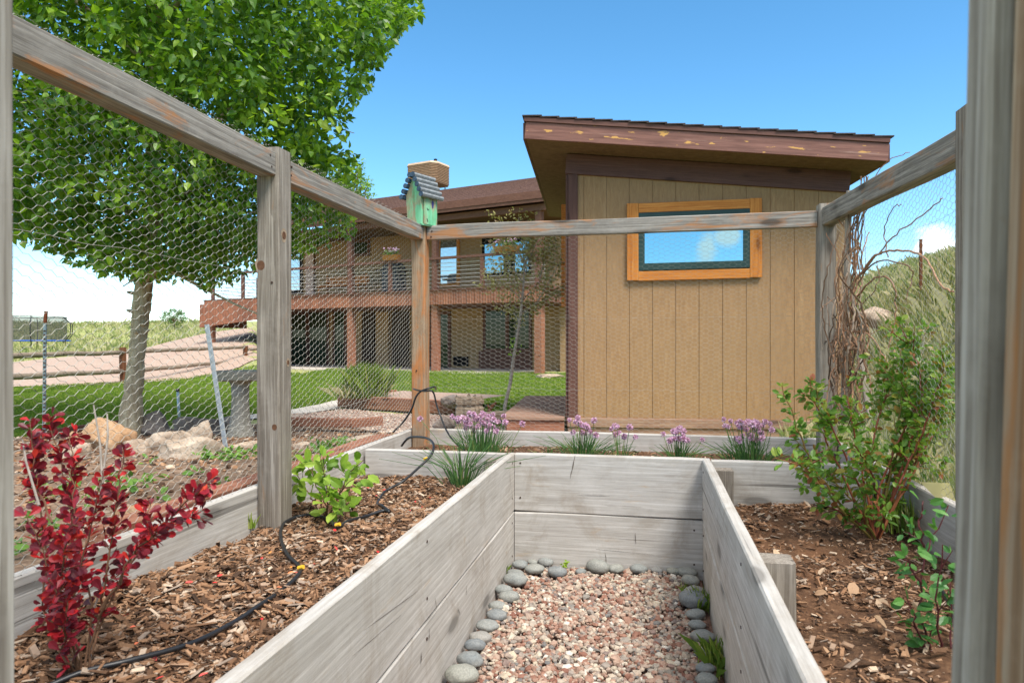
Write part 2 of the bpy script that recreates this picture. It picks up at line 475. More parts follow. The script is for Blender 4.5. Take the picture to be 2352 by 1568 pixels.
def mk_birdgreen():
    m, N = new_mat('flaking_green_paint')
    v, raw = objvec(N, (2.2, 26, 26))
    g = N.noise(N.n('ShaderNodeMapping', Vector=raw, Scale=(34, 34, 7)), 1, 6, .65, .6)
    p = N.noise(N.n('ShaderNodeMapping', Vector=raw, Scale=(9, 9, 4)), 1, 5, .6, .8)
    bare = N.ramp(g, [(.3, lin((126, 120, 92))), (.7, lin((172, 170, 138)))])
    pnt = N.ramp(g, [(.3, lin((84, 164, 112))), (.7, lin((136, 204, 164)))])
    col = N.mix(N.ramp(p, [(.44, 0.0), (.56, 1.0)]), bare, pnt)
    return finish(m, N, col, .75, g, .4, .004, .25)


M['birdgreen'] = mk_birdgreen()
M['birdroof'] = plain('dark_blue_slat_paint', lin((58, 78, 98)), .6, var=.45, scale=30)
M['birdslattop'] = plain('faded_slat_paint', lin((126, 130, 132)), .75, var=.35, scale=50)
M['purplepaint'] = plain('purple_paint', lin((66, 60, 112)), .6)


# ------------------------------------------------------------------ object helpers
def mw(o):
    m = o.matrix_basis.copy()
    if o.parent:
        m = mw(o.parent) @ o.matrix_parent_inverse @ m
    return m


def setp(c, p):
    if p is not None:
        c.parent = p
        c.matrix_parent_inverse = mw(p).inverted()
    return c


def tag(o, label, cat, group=None, kind=None):
    if label:
        o['label'] = label
    if cat:
        o['category'] = cat
    if group:
        o['group'] = group
    if kind:
        o['kind'] = kind
    return o


def thing(name, loc, label, cat, group=None, rz=0.0):
    o = bpy.data.objects.new(name, None)
    COL.objects.link(o)
    o.location = loc
    o.rotation_euler = (0, 0, rz)
    o.empty_display_size = .1
    return tag(o, label, cat, group)


def struct(o):
    o['kind'] = 'structure'
    return o


def stuff(o):
    o['kind'] = 'stuff'
    return o


def link(name, me, parent=None, loc=None):
    o = bpy.data.objects.new(name, me)
    COL.objects.link(o)
    if loc is not None:
        o.location = loc
    return setp(o, parent)


def npmesh(name, V, Fs, mat, parent=None, smooth=False, loc=None):
    V = np.asarray(V, np.float32).reshape(-1, 3)
    if loc is not None:
        V = V - np.asarray(loc, np.float32)
    me = bpy.data.meshes.new(name)
    me.vertices.add(len(V))
    me.vertices.foreach_set('co', V.ravel())
    Fs = [np.asarray(f, np.int32) for f in Fs if len(f)]
    nl = sum(f.size for f in Fs)
    npoly = sum(len(f) for f in Fs)
    me.loops.add(nl)
    me.loops.foreach_set('vertex_index', np.concatenate([f.ravel() for f in Fs]))
    me.polygons.add(npoly)
    tot = np.concatenate([np.full(len(f), f.shape[1], np.int32) for f in Fs])
    st = np.concatenate([[0], np.cumsum(tot)[:-1]]).astype(np.int32)
    me.polygons.foreach_set('loop_start', st)
    me.polygons.foreach_set('loop_total', tot)
    me.polygons.foreach_set('use_smooth', np.full(npoly, smooth, bool))
    me.update(calc_edges=True)
    me.validate()
    if mat is not None:
        me.materials.append(mat)
    return link(name, me, parent, loc)


class MB:
    """collects pieces of one mesh"""

    def __init__(self):
        self.V, self.F, self.n = [], {}, 0

    def add(self, V, *Fs):
        V = np.asarray(V, float).reshape(-1, 3)
        for f in Fs:
            f = np.asarray(f, np.int64)
            if f.size:
                self.F.setdefault(f.shape[1], []).append(f + self.n)
        self.V.append(V)
        self.n += len(V)
        return self

    def box(self, a, b, fr=None):
        (x0, y0, z0), (x1, y1, z1) = a, b
        P = [(x0, y0, z0), (x1, y0, z0), (x1, y1, z0), (x0, y1, z0), (x0, y0, z1), (x1, y0, z1), (x1, y1, z1), (x0, y1, z1)]
        if fr:
            P = [fr(*p) for p in P]
        return self.add(P, [(0, 3, 2, 1), (4, 5, 6, 7), (0, 1, 5, 4), (1, 2, 6, 5), (2, 3, 7, 6), (3, 0, 4, 7)])

    def tube(self, pts, rad, n=6, cap=True):
        P = np.asarray([tuple(p) for p in pts], float)
        k = len(P)
        R = np.full(k, rad) if np.isscalar(rad) else np.asarray(rad, float)
        T = np.gradient(P, axis=0)
        T /= np.maximum(np.linalg.norm(T, axis=1, keepdims=True), 1e-9)
        up = np.array([0, 0, 1.0]) if abs(T[0, 2]) < .9 else np.array([1.0, 0, 0])
        V = []
        a = np.cross(T[0], up)
        a /= np.linalg.norm(a)
        ang = np.arange(n) * 2 * np.pi / n
        for i in range(k):
            a = a - T[i] * a.dot(T[i])
            a /= max(np.linalg.norm(a), 1e-9)
            b = np.cross(T[i], a)
            V.append(P[i] + R[i] * (np.cos(ang)[:, None] * a + np.sin(ang)[:, None] * b))
        V = np.concatenate(V)
        i = np.arange(k - 1)[:, None] * n
        j = np.arange(n)[None, :]
        j2 = (j + 1) % n
        Q = np.stack([i + j, i + j2, i + n + j2, i + n + j], -1).reshape(-1, 4)
        self.add(V, Q)
        if cap:
            self.F.setdefault(n, []).append(np.array([list(range(n))[::-1], list(range((k - 1) * n, k * n))]) + self.n - len(V))
        return self

    def lathe(self, prof, c, n=24):
        V = []
        for r, z in prof:
            for i in range(n):
                t = 2 * math.pi * i / n
                V.append((c[0] + r * math.cos(t), c[1] + r * math.sin(t), c[2] + z))
        k = len(prof)
        i = np.arange(k - 1)[:, None] * n
        j = np.arange(n)[None, :]
        j2 = (j + 1) % n
        self.add(V, np.stack([i + j, i + j2, i + n + j2, i + n + j], -1).reshape(-1, 4))
        return self

    def build(self, name, mat, parent=None, smooth=False, loc=None):
        V = np.concatenate(self.V)
        Fs = [np.concatenate(f) for k, f in sorted(self.F.items())]
        if loc is None and parent is not None:
            pass
        return npmesh(name, V, Fs, mat, parent, smooth, loc)


def beam(name, p0, p1, w, h, mat, parent=None, up=(0, 0, 1), ch=.004, seg=None, warp=0.0, taper=1.0, roll=0.0):
    """a board from p0 to p1: local x along it, w across, h along 'up'"""
    p0, p1 = Vector(p0), Vector(p1)
    X = (p1 - p0)
    L = X.length
    X.normalize()
    up = Vector(up)
    if abs(up.dot(X)) > .98:
        up = Vector((0, 1, 0))
    Y = up.cross(X).normalized()
    Z = X.cross(Y).normalized()
    Mx = Matrix((X, Y, Z)).transposed().to_4x4()
    if roll:
        Mx = Mx @ Matrix.Rotation(roll, 4, 'X')
    Mx.translation = p0
    c = min(ch, w * .3, h * .3)
    cs = [(-w / 2 + c, -h / 2), (w / 2 - c, -h / 2), (w / 2, -h / 2 + c), (w / 2, h / 2 - c), (w / 2 - c, h / 2), (-w / 2 + c, h / 2), (-w / 2, h / 2 - c), (-w / 2, -h / 2 + c)]
    seg = seg or max(1, int(L / .12) if warp else 1)
    rr = random.random() * 50
    V = []
    for i in range(seg + 1):
        t = i / seg
        s = 1 + (taper - 1) * t
        oy = warp * noise.noise((t * L * 1.3 + rr, 0, 0))
        oz = warp * noise.noise((t * L * 1.3, rr, 3))
        e = 0.0
        if i == 0 or i == seg:
            s *= .985
        for q, (y, z) in enumerate(cs):
            jit = warp * .18 * noise.noise((t * L * 5 + rr, q * 3.1, 1))
            V.append((t * L + e, y * s + oy + jit, z * s + oz + jit))
    i = np.arange(seg)[:, None] * 8
    j = np.arange(8)[None, :]
    j2 = (j + 1) % 8
    Q = np.stack([i + j, i + j2, i + 8 + j2, i + 8 + j], -1).reshape(-1, 4)
    caps = np.array([list(range(8))[::-1], list(range(seg * 8, seg * 8 + 8))])
    o = npmesh(name, V, [Q, caps], mat)
    o.matrix_basis = Mx
    return setp(o, parent)


def segs(A, B, r, n=3):
    """straight wires between many pairs of points"""
    A = np.asarray(A, float)
    B = np.asarray(B, float)
    T = B - A
    T /= np.maximum(np.linalg.norm(T, axis=1, keepdims=True), 1e-9)
    ref = np.where(np.abs(T[:, 2:3]) < .9, np.array([[0, 0, 1.0]]), np.array([[1.0, 0, 0]]))
    a = np.cross(T, ref)
    a /= np.linalg.norm(a, axis=1, keepdims=True)
    b = np.cross(T, a)
    R = np.full((len(A), 1), r) if np.isscalar(r) else np.asarray(r)[:, None]
    V = np.zeros((len(A), 2 * n, 3))
    for k in range(n):
        o = R * (math.cos(2 * math.pi * k / n) * a + math.sin(2 * math.pi * k / n) * b)
        V[:, k] = A - T * R * .6 + o
        V[:, n + k] = B + T * R * .6 + o
    base = np.arange(len(A))[:, None] * 2 * n
    Fs = [base + np.array([k, (k + 1) % n, n + (k + 1) % n, n + k]) for k in range(n)]
    return V.reshape(-1, 3), np.stack(Fs, 1).reshape(-1, 4)


def unit(A):
    A = np.asarray(A, float)
    return A / np.maximum(np.linalg.norm(A, axis=-1, keepdims=True), 1e-9)


LEAF_POPLAR = (np.array([(0, 0, 0), (.22, .33, .05), (.55, .27, .05), (1, 0, -.06), (.55, -.27, .05), (.22, -.33, .05), (.42, 0, -.03)]),
               np.array([(0, 6, 1), (1, 6, 2), (2, 6, 3), (3, 6, 4), (4, 6, 5), (5, 6, 0)]))
LEAF_ROUND = (np.array([(0, 0, 0), (.35, .16, .03), (.68, .30, .05), (.92, .20, .03), (1, 0, 0), (.92, -.20, .03), (.68, -.30, .05), (.35, -.16, .03), (.6, 0, -.02)]),
              np.array([(0, 8, 1), (1, 8, 2), (2, 8, 3), (3, 8, 4), (4, 8, 5), (5, 8, 6), (6, 8, 7), (7, 8, 0)]))
LEAF_OVAL = (np.array([(0, 0, 0), (.25, .24, .04), (.6, .28, .05), (.88, .14, .0), (1, 0, -.08), (.88, -.14, .0), (.6, -.28, .05), (.25, -.24, .04), (.5, 0, -.02)]),
             np.array([(0, 8, 1), (1, 8, 2), (2, 8, 3), (3, 8, 4), (4, 8, 5), (5, 8, 6), (6, 8, 7), (7, 8, 0)]))
LEAF_SMALL = (np.array([(0, 0, 0), (.45, .26, .03), (1, 0, 0), (.45, -.26, .03)]), np.array([(0, 3, 2, 1)]))


def scatter(tpl, P, D, Nn, S):
    """copies of a flat template at P, long axis D, face towards Nn"""
    tv, tf = tpl
    P = np.asarray(P, float)
    D = unit(D)
    Yv = unit(np.cross(Nn, D))
    Zv = np.cross(D, Yv)
    S = np.asarray(S, float).reshape(-1, 1, 1)
    V = P[:, None, :] + S * (tv[None, :, 0:1] * D[:, None] + tv[None, :, 1:2] * Yv[:, None] + tv[None, :, 2:3] * Zv[:, None])
    Fc = (np.arange(len(P)) * len(tv))[:, None, None] + tf[None]
    return V.reshape(-1, 3), Fc.reshape(-1, tf.shape[1])


def inpoly(px, py, poly):
    px = np.asarray(px)
    py = np.asarray(py)
    r = np.zeros(px.shape, bool)
    n = len(poly)
    j = n - 1
    for i in range(n):
        xi, yi = poly[i]
        xj, yj = poly[j]
        c = ((yi > py) != (yj > py)) & (px < (xj - xi) * (py - yi) / (yj - yi + 1e-12) + xi)
        r ^= c
        j = i
    return r


def sheet(name, poly, step, mat, dz=.004, zf=None):
    """a ground sheet filling an outline, following the ground"""
    pts, n = [], len(poly)
    for i in range(n):
        a, b = np.array(poly[i], float), np.array(poly[(i + 1) % n], float)
        k = max(1, int(np.linalg.norm(b - a) / step))
        for q in range(k):
            p = a + (b - a) * q / k
            if q:
                p = p + RNG.normal(0, step * .06, 2)
            pts.append(p)
    nb = len(pts)
    P = np.array(pts)
    mn, mx = P.min(0), P.max(0)
    gx, gy = np.meshgrid(np.arange(mn[0], mx[0], step), np.arange(mn[1], mx[1], step))
    gx, gy = gx.ravel() + RNG.normal(0, step * .1, gx.size), gy.ravel() + RNG.normal(0, step * .1, gy.size)
    ins = inpoly(gx, gy, [tuple(p) for p in P])
    allp = [Vector(p) for p in pts] + [Vector((x, y)) for x, y in zip(gx[ins], gy[ins])]
    r = delaunay_2d_cdt(allp, [], [list(range(nb))], 1, 1e-5)
    V2 = np.array([tuple(v) for v in r[0]])
    z = (zf or gz)(V2[:, 0], V2[:, 1]) + dz
    Fc = np.array([f for f in r[2] if len(f) == 3])
    return npmesh(name, np.column_stack([V2, z]), [Fc], mat, smooth=True)


def rnd_in(poly, n):
    P = np.array(poly)
    mn, mx = P.min(0), P.max(0)
    out = []
    tot = 0
    while tot < n:
        q = RNG.uniform(mn, mx, (n, 2))
        q = q[inpoly(q[:, 0], q[:, 1], poly)]
        out.append(q)
        tot += len(q)
    return np.concatenate(out)[:n]


def blades(P, h, w, lean=.35):
    """grass blades: bent narrow triangles rooted at P"""
    n = len(P)
    az = RNG.uniform(0, 2 * np.pi, n)
    t = np.column_stack([np.cos(az), np.sin(az), np.zeros(n)])
    s = np.column_stack([-np.sin(az), np.cos(az), np.zeros(n)])
    h = np.asarray(h).reshape(-1, 1) * np.ones((n, 1))
    w = np.asarray(w).reshape(-1, 1) * np.ones((n, 1))
    ln = np.abs(RNG.normal(0, lean, (n, 1)))
    zz = np.array([[0, 0, 1.0]])
    mid = P + h * .55 * zz + t * h * ln * .35
    tip = P + h * (1 - .3 * ln) * zz + t * h * ln
    V = np.stack([P - s * w / 2, P + s * w / 2, mid + s * w * .35, tip, mid - s * w * .35], 1).reshape(-1, 3)
    b = np.arange(n)[:, None] * 5
    return V, b + np.array([[0, 1, 2, 3, 4]])


_ico = {}


def ico(sub):
    if sub not in _ico:
        bm = bmesh.new()
        bmesh.ops.create_icosphere(bm, subdivisions=sub, radius=1.0)
        _ico[sub] = (np.array([v.co[:] for v in bm.verts]), np.array([[v.index for v in f.verts] for f in bm.faces]))
        bm.free()
    return _ico[sub]


def pebbles(P, S, sub=1, flat=.65, jit=.22, chunky=False):
    tv, tf = ico(sub)
    n = len(P)
    V = np.repeat(tv[None], n, 0) * (1 + RNG.normal(0, jit, (n, len(tv), 1)))
    sc = np.stack([RNG.uniform(.75, 1.3, n), RNG.uniform(.7, 1.1, n), RNG.uniform(flat - .15, flat + .2, n)], 1)
    V = V * sc[:, None]
    az = RNG.uniform(0, 2 * np.pi, n)
    ti = RNG.normal(0, .35, n)
    c, s = np.cos(ti)[:, None], np.sin(ti)[:, None]
    y, z = V[:, :, 1] * c - V[:, :, 2] * s, V[:, :, 1] * s + V[:, :, 2] * c
    c, s = np.cos(az)[:, None], np.sin(az)[:, None]
    V = np.stack([V[:, :, 0] * c - y * s, V[:, :, 0] * s + y * c, z], 2) * np.asarray(S).reshape(-1, 1, 1) + np.asarray(P)[:, None]
    Fc = (np.arange(n) * len(tv))[:, None, None] + tf[None]
    return V.reshape(-1, 3), Fc.reshape(-1, 3)


def rock(name, c, size, mat, label, cat='rock', group=None, facets=7, seed=0, rz=0.0, sub=4, rough=.14):
    rg = np.random.default_rng(seed + 100)
    tv, tf = ico(sub)
    V = tv.copy()
    for _ in range(facets):
        nrm = unit(rg.normal(0, 1, 3))
        k = rg.uniform(.48, .80)
        dd = V @ nrm - k
        V = V - np.where(dd > 0, dd, 0)[:, None] * nrm * .92
    off = rg.uniform(0, 50, 3)
    dsp = np.array([noise.fractal(Vector(p * 2.1 + off), 1.0, 2.0, 4) for p in V])
    V = V * (1 + rough * dsp[:, None])
    V = V * np.array(size) / 2
    o = npmesh(name, V, [tf], mat, smooth=True)
    o.location = c
    o.rotation_euler = (0, 0, rz)
    return tag(o, label, cat, group)


# ------------------------------------------------------------------ ground
xs = np.unique(np.concatenate([np.linspace(-900, -90, 28), np.linspace(-90, -24, 67), np.linspace(-24, -2, 89), np.arange(-2, 6, .2), [-1.485, -1.469, 1.029, 1.04], np.linspace(6, 30, 49), np.linspace(30, 900, 34)]))
ys = np.unique(np.concatenate([np.linspace(-60, -3, 20), [-3.01], np.arange(-3, 12, .2), [4.139, 4.15], np.linspace(12, 40, 85), np.linspace(40, 120, 60), np.linspace(120, 1500, 34)]))
GX, GY = np.meshgrid(xs, ys)
GZ = gz(GX, GY)
nx, ny = len(xs), len(ys)
ii, jj = np.meshgrid(np.arange(nx - 1), np.arange(ny - 1))
b0 = (jj * nx + ii).ravel()
struct(npmesh('ground', np.column_stack([GX.ravel(), GY.ravel(), GZ.ravel()]), [np.column_stack([b0, b0 + 1, b0 + nx + 1, b0 + nx])], M['hillturf'], smooth=True))

# far hills on the horizon
hb = MB()
N_ = 90
az = np.linspace(math.radians(60), math.radians(150), N_)
hv = []
for i, a in enumerate(az):
    r = 1500
    top = 34 + 15 * wob(a * 9, 0, 1.3, 2) + 6 * wob(a * 31, 0, 1.0, 3)
    hv += [(r * math.cos(a), r * math.sin(a), -8), (r * 1.02 * math.cos(a), r * 1.02 * math.sin(a), top * .6), (r * 1.06 * math.cos(a), r * 1.06 * math.sin(a), top), (r * 1.3 * math.cos(a), r * 1.3 * math.sin(a), 0)]
fq = [(4 * i + k, 4 * i + 4 + k, 4 * i + 5 + k, 4 * i + 1 + k) for i in range(N_ - 1) for k in range(3)]
struct(hb.add(hv, fq).build('hills', M['farhill'], smooth=True))


def gpoly(pts, z=.12):
    return [tuple(G(u, v, z)[:2]) for u, v in pts]


# lawn: from the dirt bed to the house patio
lawn_poly = gpoly([(-240, 915), (40, 889), (250, 880), (420, 872), (600, 858), (700, 857)]) + [tuple(W(760, 853, 24.2)[:2]), tuple(W(950, 852, 22.9)[:2]), tuple(W(1160, 852, 21.5)[:2]), tuple(W(1330, 852, 21.0)[:2])] + \
    [tuple(G(1330, 905, .2)[:2]), tuple(G(1225, 905, .2)[:2]), tuple(G(1160, 962, .25)[:2]), tuple(G(1120, 962, .25)[:2]), tuple(G(1090, 925, .2)[:2]), tuple(G(1010, 905, .15)[:2]), tuple(G(880, 898, .15)[:2]), tuple(G(779, 914, .15)[:2]), tuple(G(654, 936, .15)[:2]), tuple(G(480, 955, .18)[:2]), tuple(G(290, 976, .18)[:2]), tuple(G(100, 1003, .2)[:2]), tuple(G(-240, 1050, .2)[:2])]
struct(sheet('lawn', lawn_poly, .55, M['lawn'], .006))


def cpoly(pts):
    return [tuple(cam2w(cx, d)) for cx, d in pts]


road_poly = cpoly([(-.80 * 13.2, 13.2), (-.727 * 14.7, 14.7), (-.60 * 15.4, 15.4), (-.48 * 17, 17), (-.40 * 20, 20), (-.366 * 23, 23), (-.345 * 27, 27), (-.345 * 42, 42),
                   (-.372 * 43, 43), (-.40 * 41, 41), (-.444 * 38, 38), (-.54 * 34, 34), (-.64 * 32, 32), (-.727 * 31, 31), (-.80 * 30, 30)])
struct(sheet('gravel_road', road_poly, .7, M['road'], .03))
# concrete patio in front of the house and the stepping path
path_poly = [tuple(G(u, v, .15)[:2]) for u, v in [(440, 962), (560, 949), (654, 937), (779, 915), (779, 932), (654, 947), (560, 960), (440, 976)]]
struct(sheet('path', path_poly, .3, M['pathconcrete'], .02))
dirt_poly = [tuple(G(u, v, .2)[:2]) for u, v in [(-240, 1052), (100, 1004), (290, 977), (480, 965), (654, 952), (800, 968), (930, 972)]] + [(-1.49, 4.16), (-1.49, 1.0), (-1.49, -1.5), (-3.2, -1.5)]
struct(sheet('bed_dirt', dirt_poly, .16, M['dirt'], .012))
patch_poly = [tuple(G(u, v, .16)[:2]) for u, v in [(640, 949), (779, 933), (960, 945), (1030, 948), (1130, 962), (1180, 965)]] + [(-.45, 5.6), (-.45, 4.2), (-1.42, 4.2), tuple(G(905, 975, .3)[:2]), tuple(G(800, 967, .2)[:2]), tuple(G(640, 962, .2)[:2])]
struct(sheet('gravel_patch', patch_poly, .14, M['patchbase'], .02))
pp = rnd_in(patch_poly, 5200)
V, Fc = pebbles(np.column_stack([pp, gz(pp[:, 0], pp[:, 1]) + .026]), RNG.uniform(.008, .016, len(pp)), 1)
stuff(tag(npmesh('patch_gravel', V, [Fc], M['patchgravel']), 'pale pink gravel spread behind the corner post', 'gravel'))


# ------------------------------------------------------------------ raised bed
PXL, PXR, PYB = -.648, .245, 3.30          # inner faces of the sunken path
XL, XR, YB = -1.40, .965, 4.08             # fence line
TOP = .553
bed = thing('raised_bed', (-.2, 2.0, 0), 'U-shaped raised bed of silvery grey planks around a sunken gravel path', 'raised bed')


def plank(p0, p1, zc, h=.284, t=.038, mat='bed', warp=.006):
    return beam('plank', (p0[0], p0[1], zc), (p1[0], p1[1], zc), t, h, M[mat], bed, ch=.005, warp=warp)


for zc in (TOP - .143, TOP - .143 - .288):
    plank((PXL - .02, .60), (PXL - .02, PYB + .036), zc)
    plank((PXR + .02, .60), (PXR + .02, PYB - .003), zc)
    plank((PXL + .002, PYB + .02), (PXR + .036, PYB + .02), zc)
plank((XL - .03, PYB + .02), (PXL - .043, PYB + .02), TOP - .148)
plank((PXR + .043, PYB + .02), (XR + .02, PYB + .02), TOP - .150)
plank((XL - .066, .45), (XL - .066, YB + .06), TOP - .143)
plank((XL - .066, .45), (XL - .066, YB + .06), TOP - .143 - .288)
plank((XL - .046, YB + .065), (XR + .045, YB + .065), TOP - .143)
plank((XL - .046, YB + .065), (XR + .045, YB + .065), TOP - .143 - .288)
plank((XR + .066, .45), (XR + .066, YB + .08), TOP - .150)
plank((XR + .066, .45), (XR + .066, YB + .08), TOP - .150 - .288)


def corner(x, y, z1):
    return beam('corner_post', (x, y, -.1), (x, y, z1), .088, .088, M['fence'], bed, up=(0, 1, 0), ch=.006, warp=.004)


corner(PXR + .087, PYB - .06, TOP - .035)
corner(PXR + .087, 1.92, TOP - .03)
corner(PXL - .087, PYB - .05, TOP - .03)


SCREW = None


def screws(pts, axis, par, r=.0045):
    global SCREW
    for p in pts:
        if SCREW is None:
            SCREW = MB().tube([(0, 0, -.003), (0, 0, .0016)], 1.0, 10)
            o = MB().add(np.concatenate(SCREW.V) * np.array([.0046, .0046, 1]), *[np.concatenate(f) for f in SCREW.F.values()]).build('screw', M['rustscrew'], None)
            SCREW = o
        else:
            o = SCREW.copy()
            COL.objects.link(o)
        o.matrix_basis = Matrix.Translation(Vector(p)) @ Vector(axis).to_track_quat('Z', 'Y').to_matrix().to_4x4()
        o.parent = None
        o.matrix_parent_inverse = Matrix.Identity(4)
        setp(o, par)


M['rustscrew'] = plain('rusty_screw_head', lin((74, 58, 50)), .7, .4)
for z in (TOP - .05, TOP - .22, TOP - .34, TOP - .50):
    screws([(PXL + .03, PYB + .0005, z), (PXR - .035, PYB + .0005, z + .004)], (0, -1, 0), bed)
    screws([(PXL - .0005, PYB - .05, z + .006), (PXL - .0005, 1.95, z)], (1, 0, 0), bed)
    screws([(PXR + .0005, PYB - .07, z), (PXR + .0005, 1.93, z - .004)], (-1, 0, 0), bed)

# weathering checks and old saw marks in the planks
M['check'] = plain('dark_wood_check', lin((104, 96, 88)), .9, var=.3, scale=60)


def check_mark(p, q, w, nrm):
    p, q, nrm = Vector(p), Vector(q), Vector(nrm)
    ax = (q - p)
    sd = nrm.cross(ax).normalized()
    n_ = 9
    L_, R_ = [], []
    for i in range(n_):
        t = i / (n_ - 1)
        c = p + ax * t + nrm * .0007 + sd * w * .6 * noise.noise((t * 3, p.x * 9, p.z * 9))
        hw = w * (math.sin(math.pi * min(max(t, .04), .96)) ** .6) * (.7 + .5 * noise.noise((t * 7, p.z * 20, 2)))
        L_.append(c + sd * hw)
        R_.append(c - sd * hw)
    V_ = L_ + R_
    MB().add(V_, [(i, i + 1, n_ + i + 1, n_ + i) for i in range(n_ - 1)]).build('check', M['check'], bed, loc=tuple(p))


GF = Frame((0, 0), 0)


def zv(zx, zy):
    return (900 + zx * .4782) * .8711, (1050 + zy * .4783) * .8711


for (x1, y1, x2, y2, w) in ((1290, 312, 1262, 440, .0035), (1548, 380, 1545, 450, .0015), (1292, 745, 1272, 812, .003), (1620, 740, 1624, 800, .0022), (1455, 850, 1462, 915, .003), (1480, 458, 1640, 460, .0012), (960, 805, 1230, 822, .0010), (1240, 815, 1720, 860, .0010), (1300, 532, 1480, 538, .0014)):
    a_, b_ = GF.px(*zv(x1, y1), PYB), GF.px(*zv(x2, y2), PYB)
    check_mark((a_[0], PYB, a_[1]), (b_[0], PYB, b_[1]), w, (0, -1, 0))


def leftwall(zx, zy):
    r = W(*zv(zx, zy), 1.0) - Vector((0, 0, EYE))
    t = PXL / r.x
    return Vector((PXL, r.y * t, EYE + r.z * t))


for (x1, y1, x2, y2, w) in ((757, 480, 762, 690, .0016), (690, 1030, 688, 1085, .003), (515, 1095, 527, 1165, .002), (487, 1265, 483, 1335, .0035), (443, 1395, 438, 1465, .004), (925, 400, 945, 560, .0018), (780, 860, 786, 950, .002), (640, 1150, 655, 1190, .002), (120, 1280, 420, 1060, .0012), (60, 1420, 330, 1190, .001)):
    check_mark(leftwall(x1, y1), leftwall(x2, y2), w, (1, 0, 0))

# soil in the three beds
def bedsheet(x0, x1, y0, y1, z, amp, seed, step=.05, mat='soil', name='soil'):
    X, Y = np.meshgrid(np.arange(x0, x1 + .001, (x1 - x0) / max(2, round((x1 - x0) / step))), np.arange(y0, y1 + .001, (y1 - y0) / max(2, round((y1 - y0) / step))))
    Z = z + amp * wob(X, Y, 3.2, seed) + amp * .35 * wob(X, Y, 13, seed + 1)
    n, m = X.shape[1], X.shape[0]
    i, j = np.meshgrid(np.arange(n - 1), np.arange(m - 1))
    b = (j * n + i).ravel()
    return struct(npmesh(name, np.column_stack([X.ravel(), Y.ravel(), Z.ravel()]), [np.column_stack([b, b + 1, b + n + 1, b + n])], M[mat], smooth=True))


def z_left(x, y):
    return .405 + .022 * wob(x, y, 3.2, 0) + .008 * wob(x, y, 13, 1)


def z_right(x, y):
    return .352 + .026 * wob(x, y, 3.2, 2) + .009 * wob(x, y, 13, 3)


bedsheet(XL - .05, PXL - .035, .45, PYB + .005, .405, .022, 0)
bedsheet(PXR + .035, XR + .05, .45, PYB + .005, .352, .026, 2)
bedsheet(XL - .05, XR + .05, PYB + .035, YB + .05, .45, .012, 4)
bedsheet(PXL + .001, PXR - .001, -.6, PYB + .004, -.014, .006, 1, mat='pathbase', name='path_floor')

# mulch
CHIP_V = np.array([(-.5, -.22, 0), (.5, -.16, 0), (.42, .2, 0), (-.46, .18, 0), (-.46, -.18, .12), (.44, -.14, .14), (.38, .16, .12), (-.42, .15, .1)])
CHIP_F = np.array([(4, 5, 6, 7), (0, 1, 5, 4), (1, 2, 6, 5), (2, 3, 7, 6), (3, 0, 4, 7)])


def chips(n, x0, x1, y0, y1, zf, smin, smax, dens=None):
    P = np.column_stack([RNG.uniform(x0, x1, n), RNG.uniform(y0, y1, n)])
    if dens is not None:
        P = P[RNG.uniform(0, 1, n) < dens(P[:, 0], P[:, 1])]
    n = len(P)
    z = zf(P[:, 0], P[:, 1]) + RNG.uniform(-.004, .014, n)
    az = RNG.uniform(0, 2 * np.pi, n)
    D = np.column_stack([np.cos(az), np.sin(az), RNG.normal(0, .3, n)])
    Nn = np.column_stack([RNG.normal(0, .55, n), RNG.normal(0, .55, n), np.ones(n)])
    S = smin + (smax - smin) * RNG.uniform(0, 1, n) ** 3.0
    tv = CHIP_V
    V, Fc = scatter((tv, CHIP_F), np.column_stack([P, z]), D, Nn, S)
    V = V.reshape(n, 8, 3)
    ctr = V.mean(1, keepdims=True)
    st = RNG.uniform(.55, 1.3, (n, 1, 1))
    Du = unit(D)[:, None, :]
    V = V + ((V - ctr) * Du).sum(2, keepdims=True) * Du * (RNG.gamma(2, .2, (n, 1, 1)) - .25)
    V = ctr + (V - ctr) * (1 + RNG.normal(0, .16, (n, 8, 1))) * st * np.array([1, 1, 1])
    return V.reshape(-1, 3), Fc


V, Fc = chips(40000, XL - .03, PXL - .05, .5, PYB - .01, z_left, .005, .033)
stuff(tag(npmesh('wood_mulch', V, [Fc], M['mulch']), 'brown wood chip mulch spread over the left bed', 'mulch'))
V, Fc = chips(34000, PXR + .05, XR + .03, .5, PYB - .01, z_right, .005, .031, lambda x, y: .22 + .60 * ss((wob(x, y, 3.4, 5) + .05) * 1.6))
stuff(tag(npmesh('wood_mulch', V, [Fc], M['mulch']), 'sparse wood chip mulch on dark soil of the right bed', 'mulch'))
V, Fc = chips(3000, XL, XR, PYB + .06, YB, lambda x, y: .45 + .012 * wob(x, y, 3.2, 4), .01, .03)
stuff(tag(npmesh('wood_mulch', V, [Fc], M['mulch']), 'wood chip mulch in the narrow back bed under the chives', 'mulch'))
n = 46
P = np.column_stack([RNG.uniform(XL + .1, PXL - .1, n), RNG.uniform(1.2, 3.0, n)])
V, Fc = scatter(LEAF_OVAL, np.column_stack([P, z_left(P[:, 0], P[:, 1]) + .016]), np.column_stack([RNG.normal(0, 1, (n, 2)), RNG.normal(0, .2, n)]), np.column_stack([RNG.normal(0, .3, (n, 2)), np.ones(n)]), RNG.uniform(.012, .022, n))
stuff(tag(npmesh('fallen_petals', V, [Fc], M['petal']), 'scattered small red fallen leaves on left mulch', 'fallen leaves'))
n = 40
P = np.column_stack([RNG.uniform(PXR + .1, XR - .05, n), RNG.uniform(1.0, 2.4, n)])
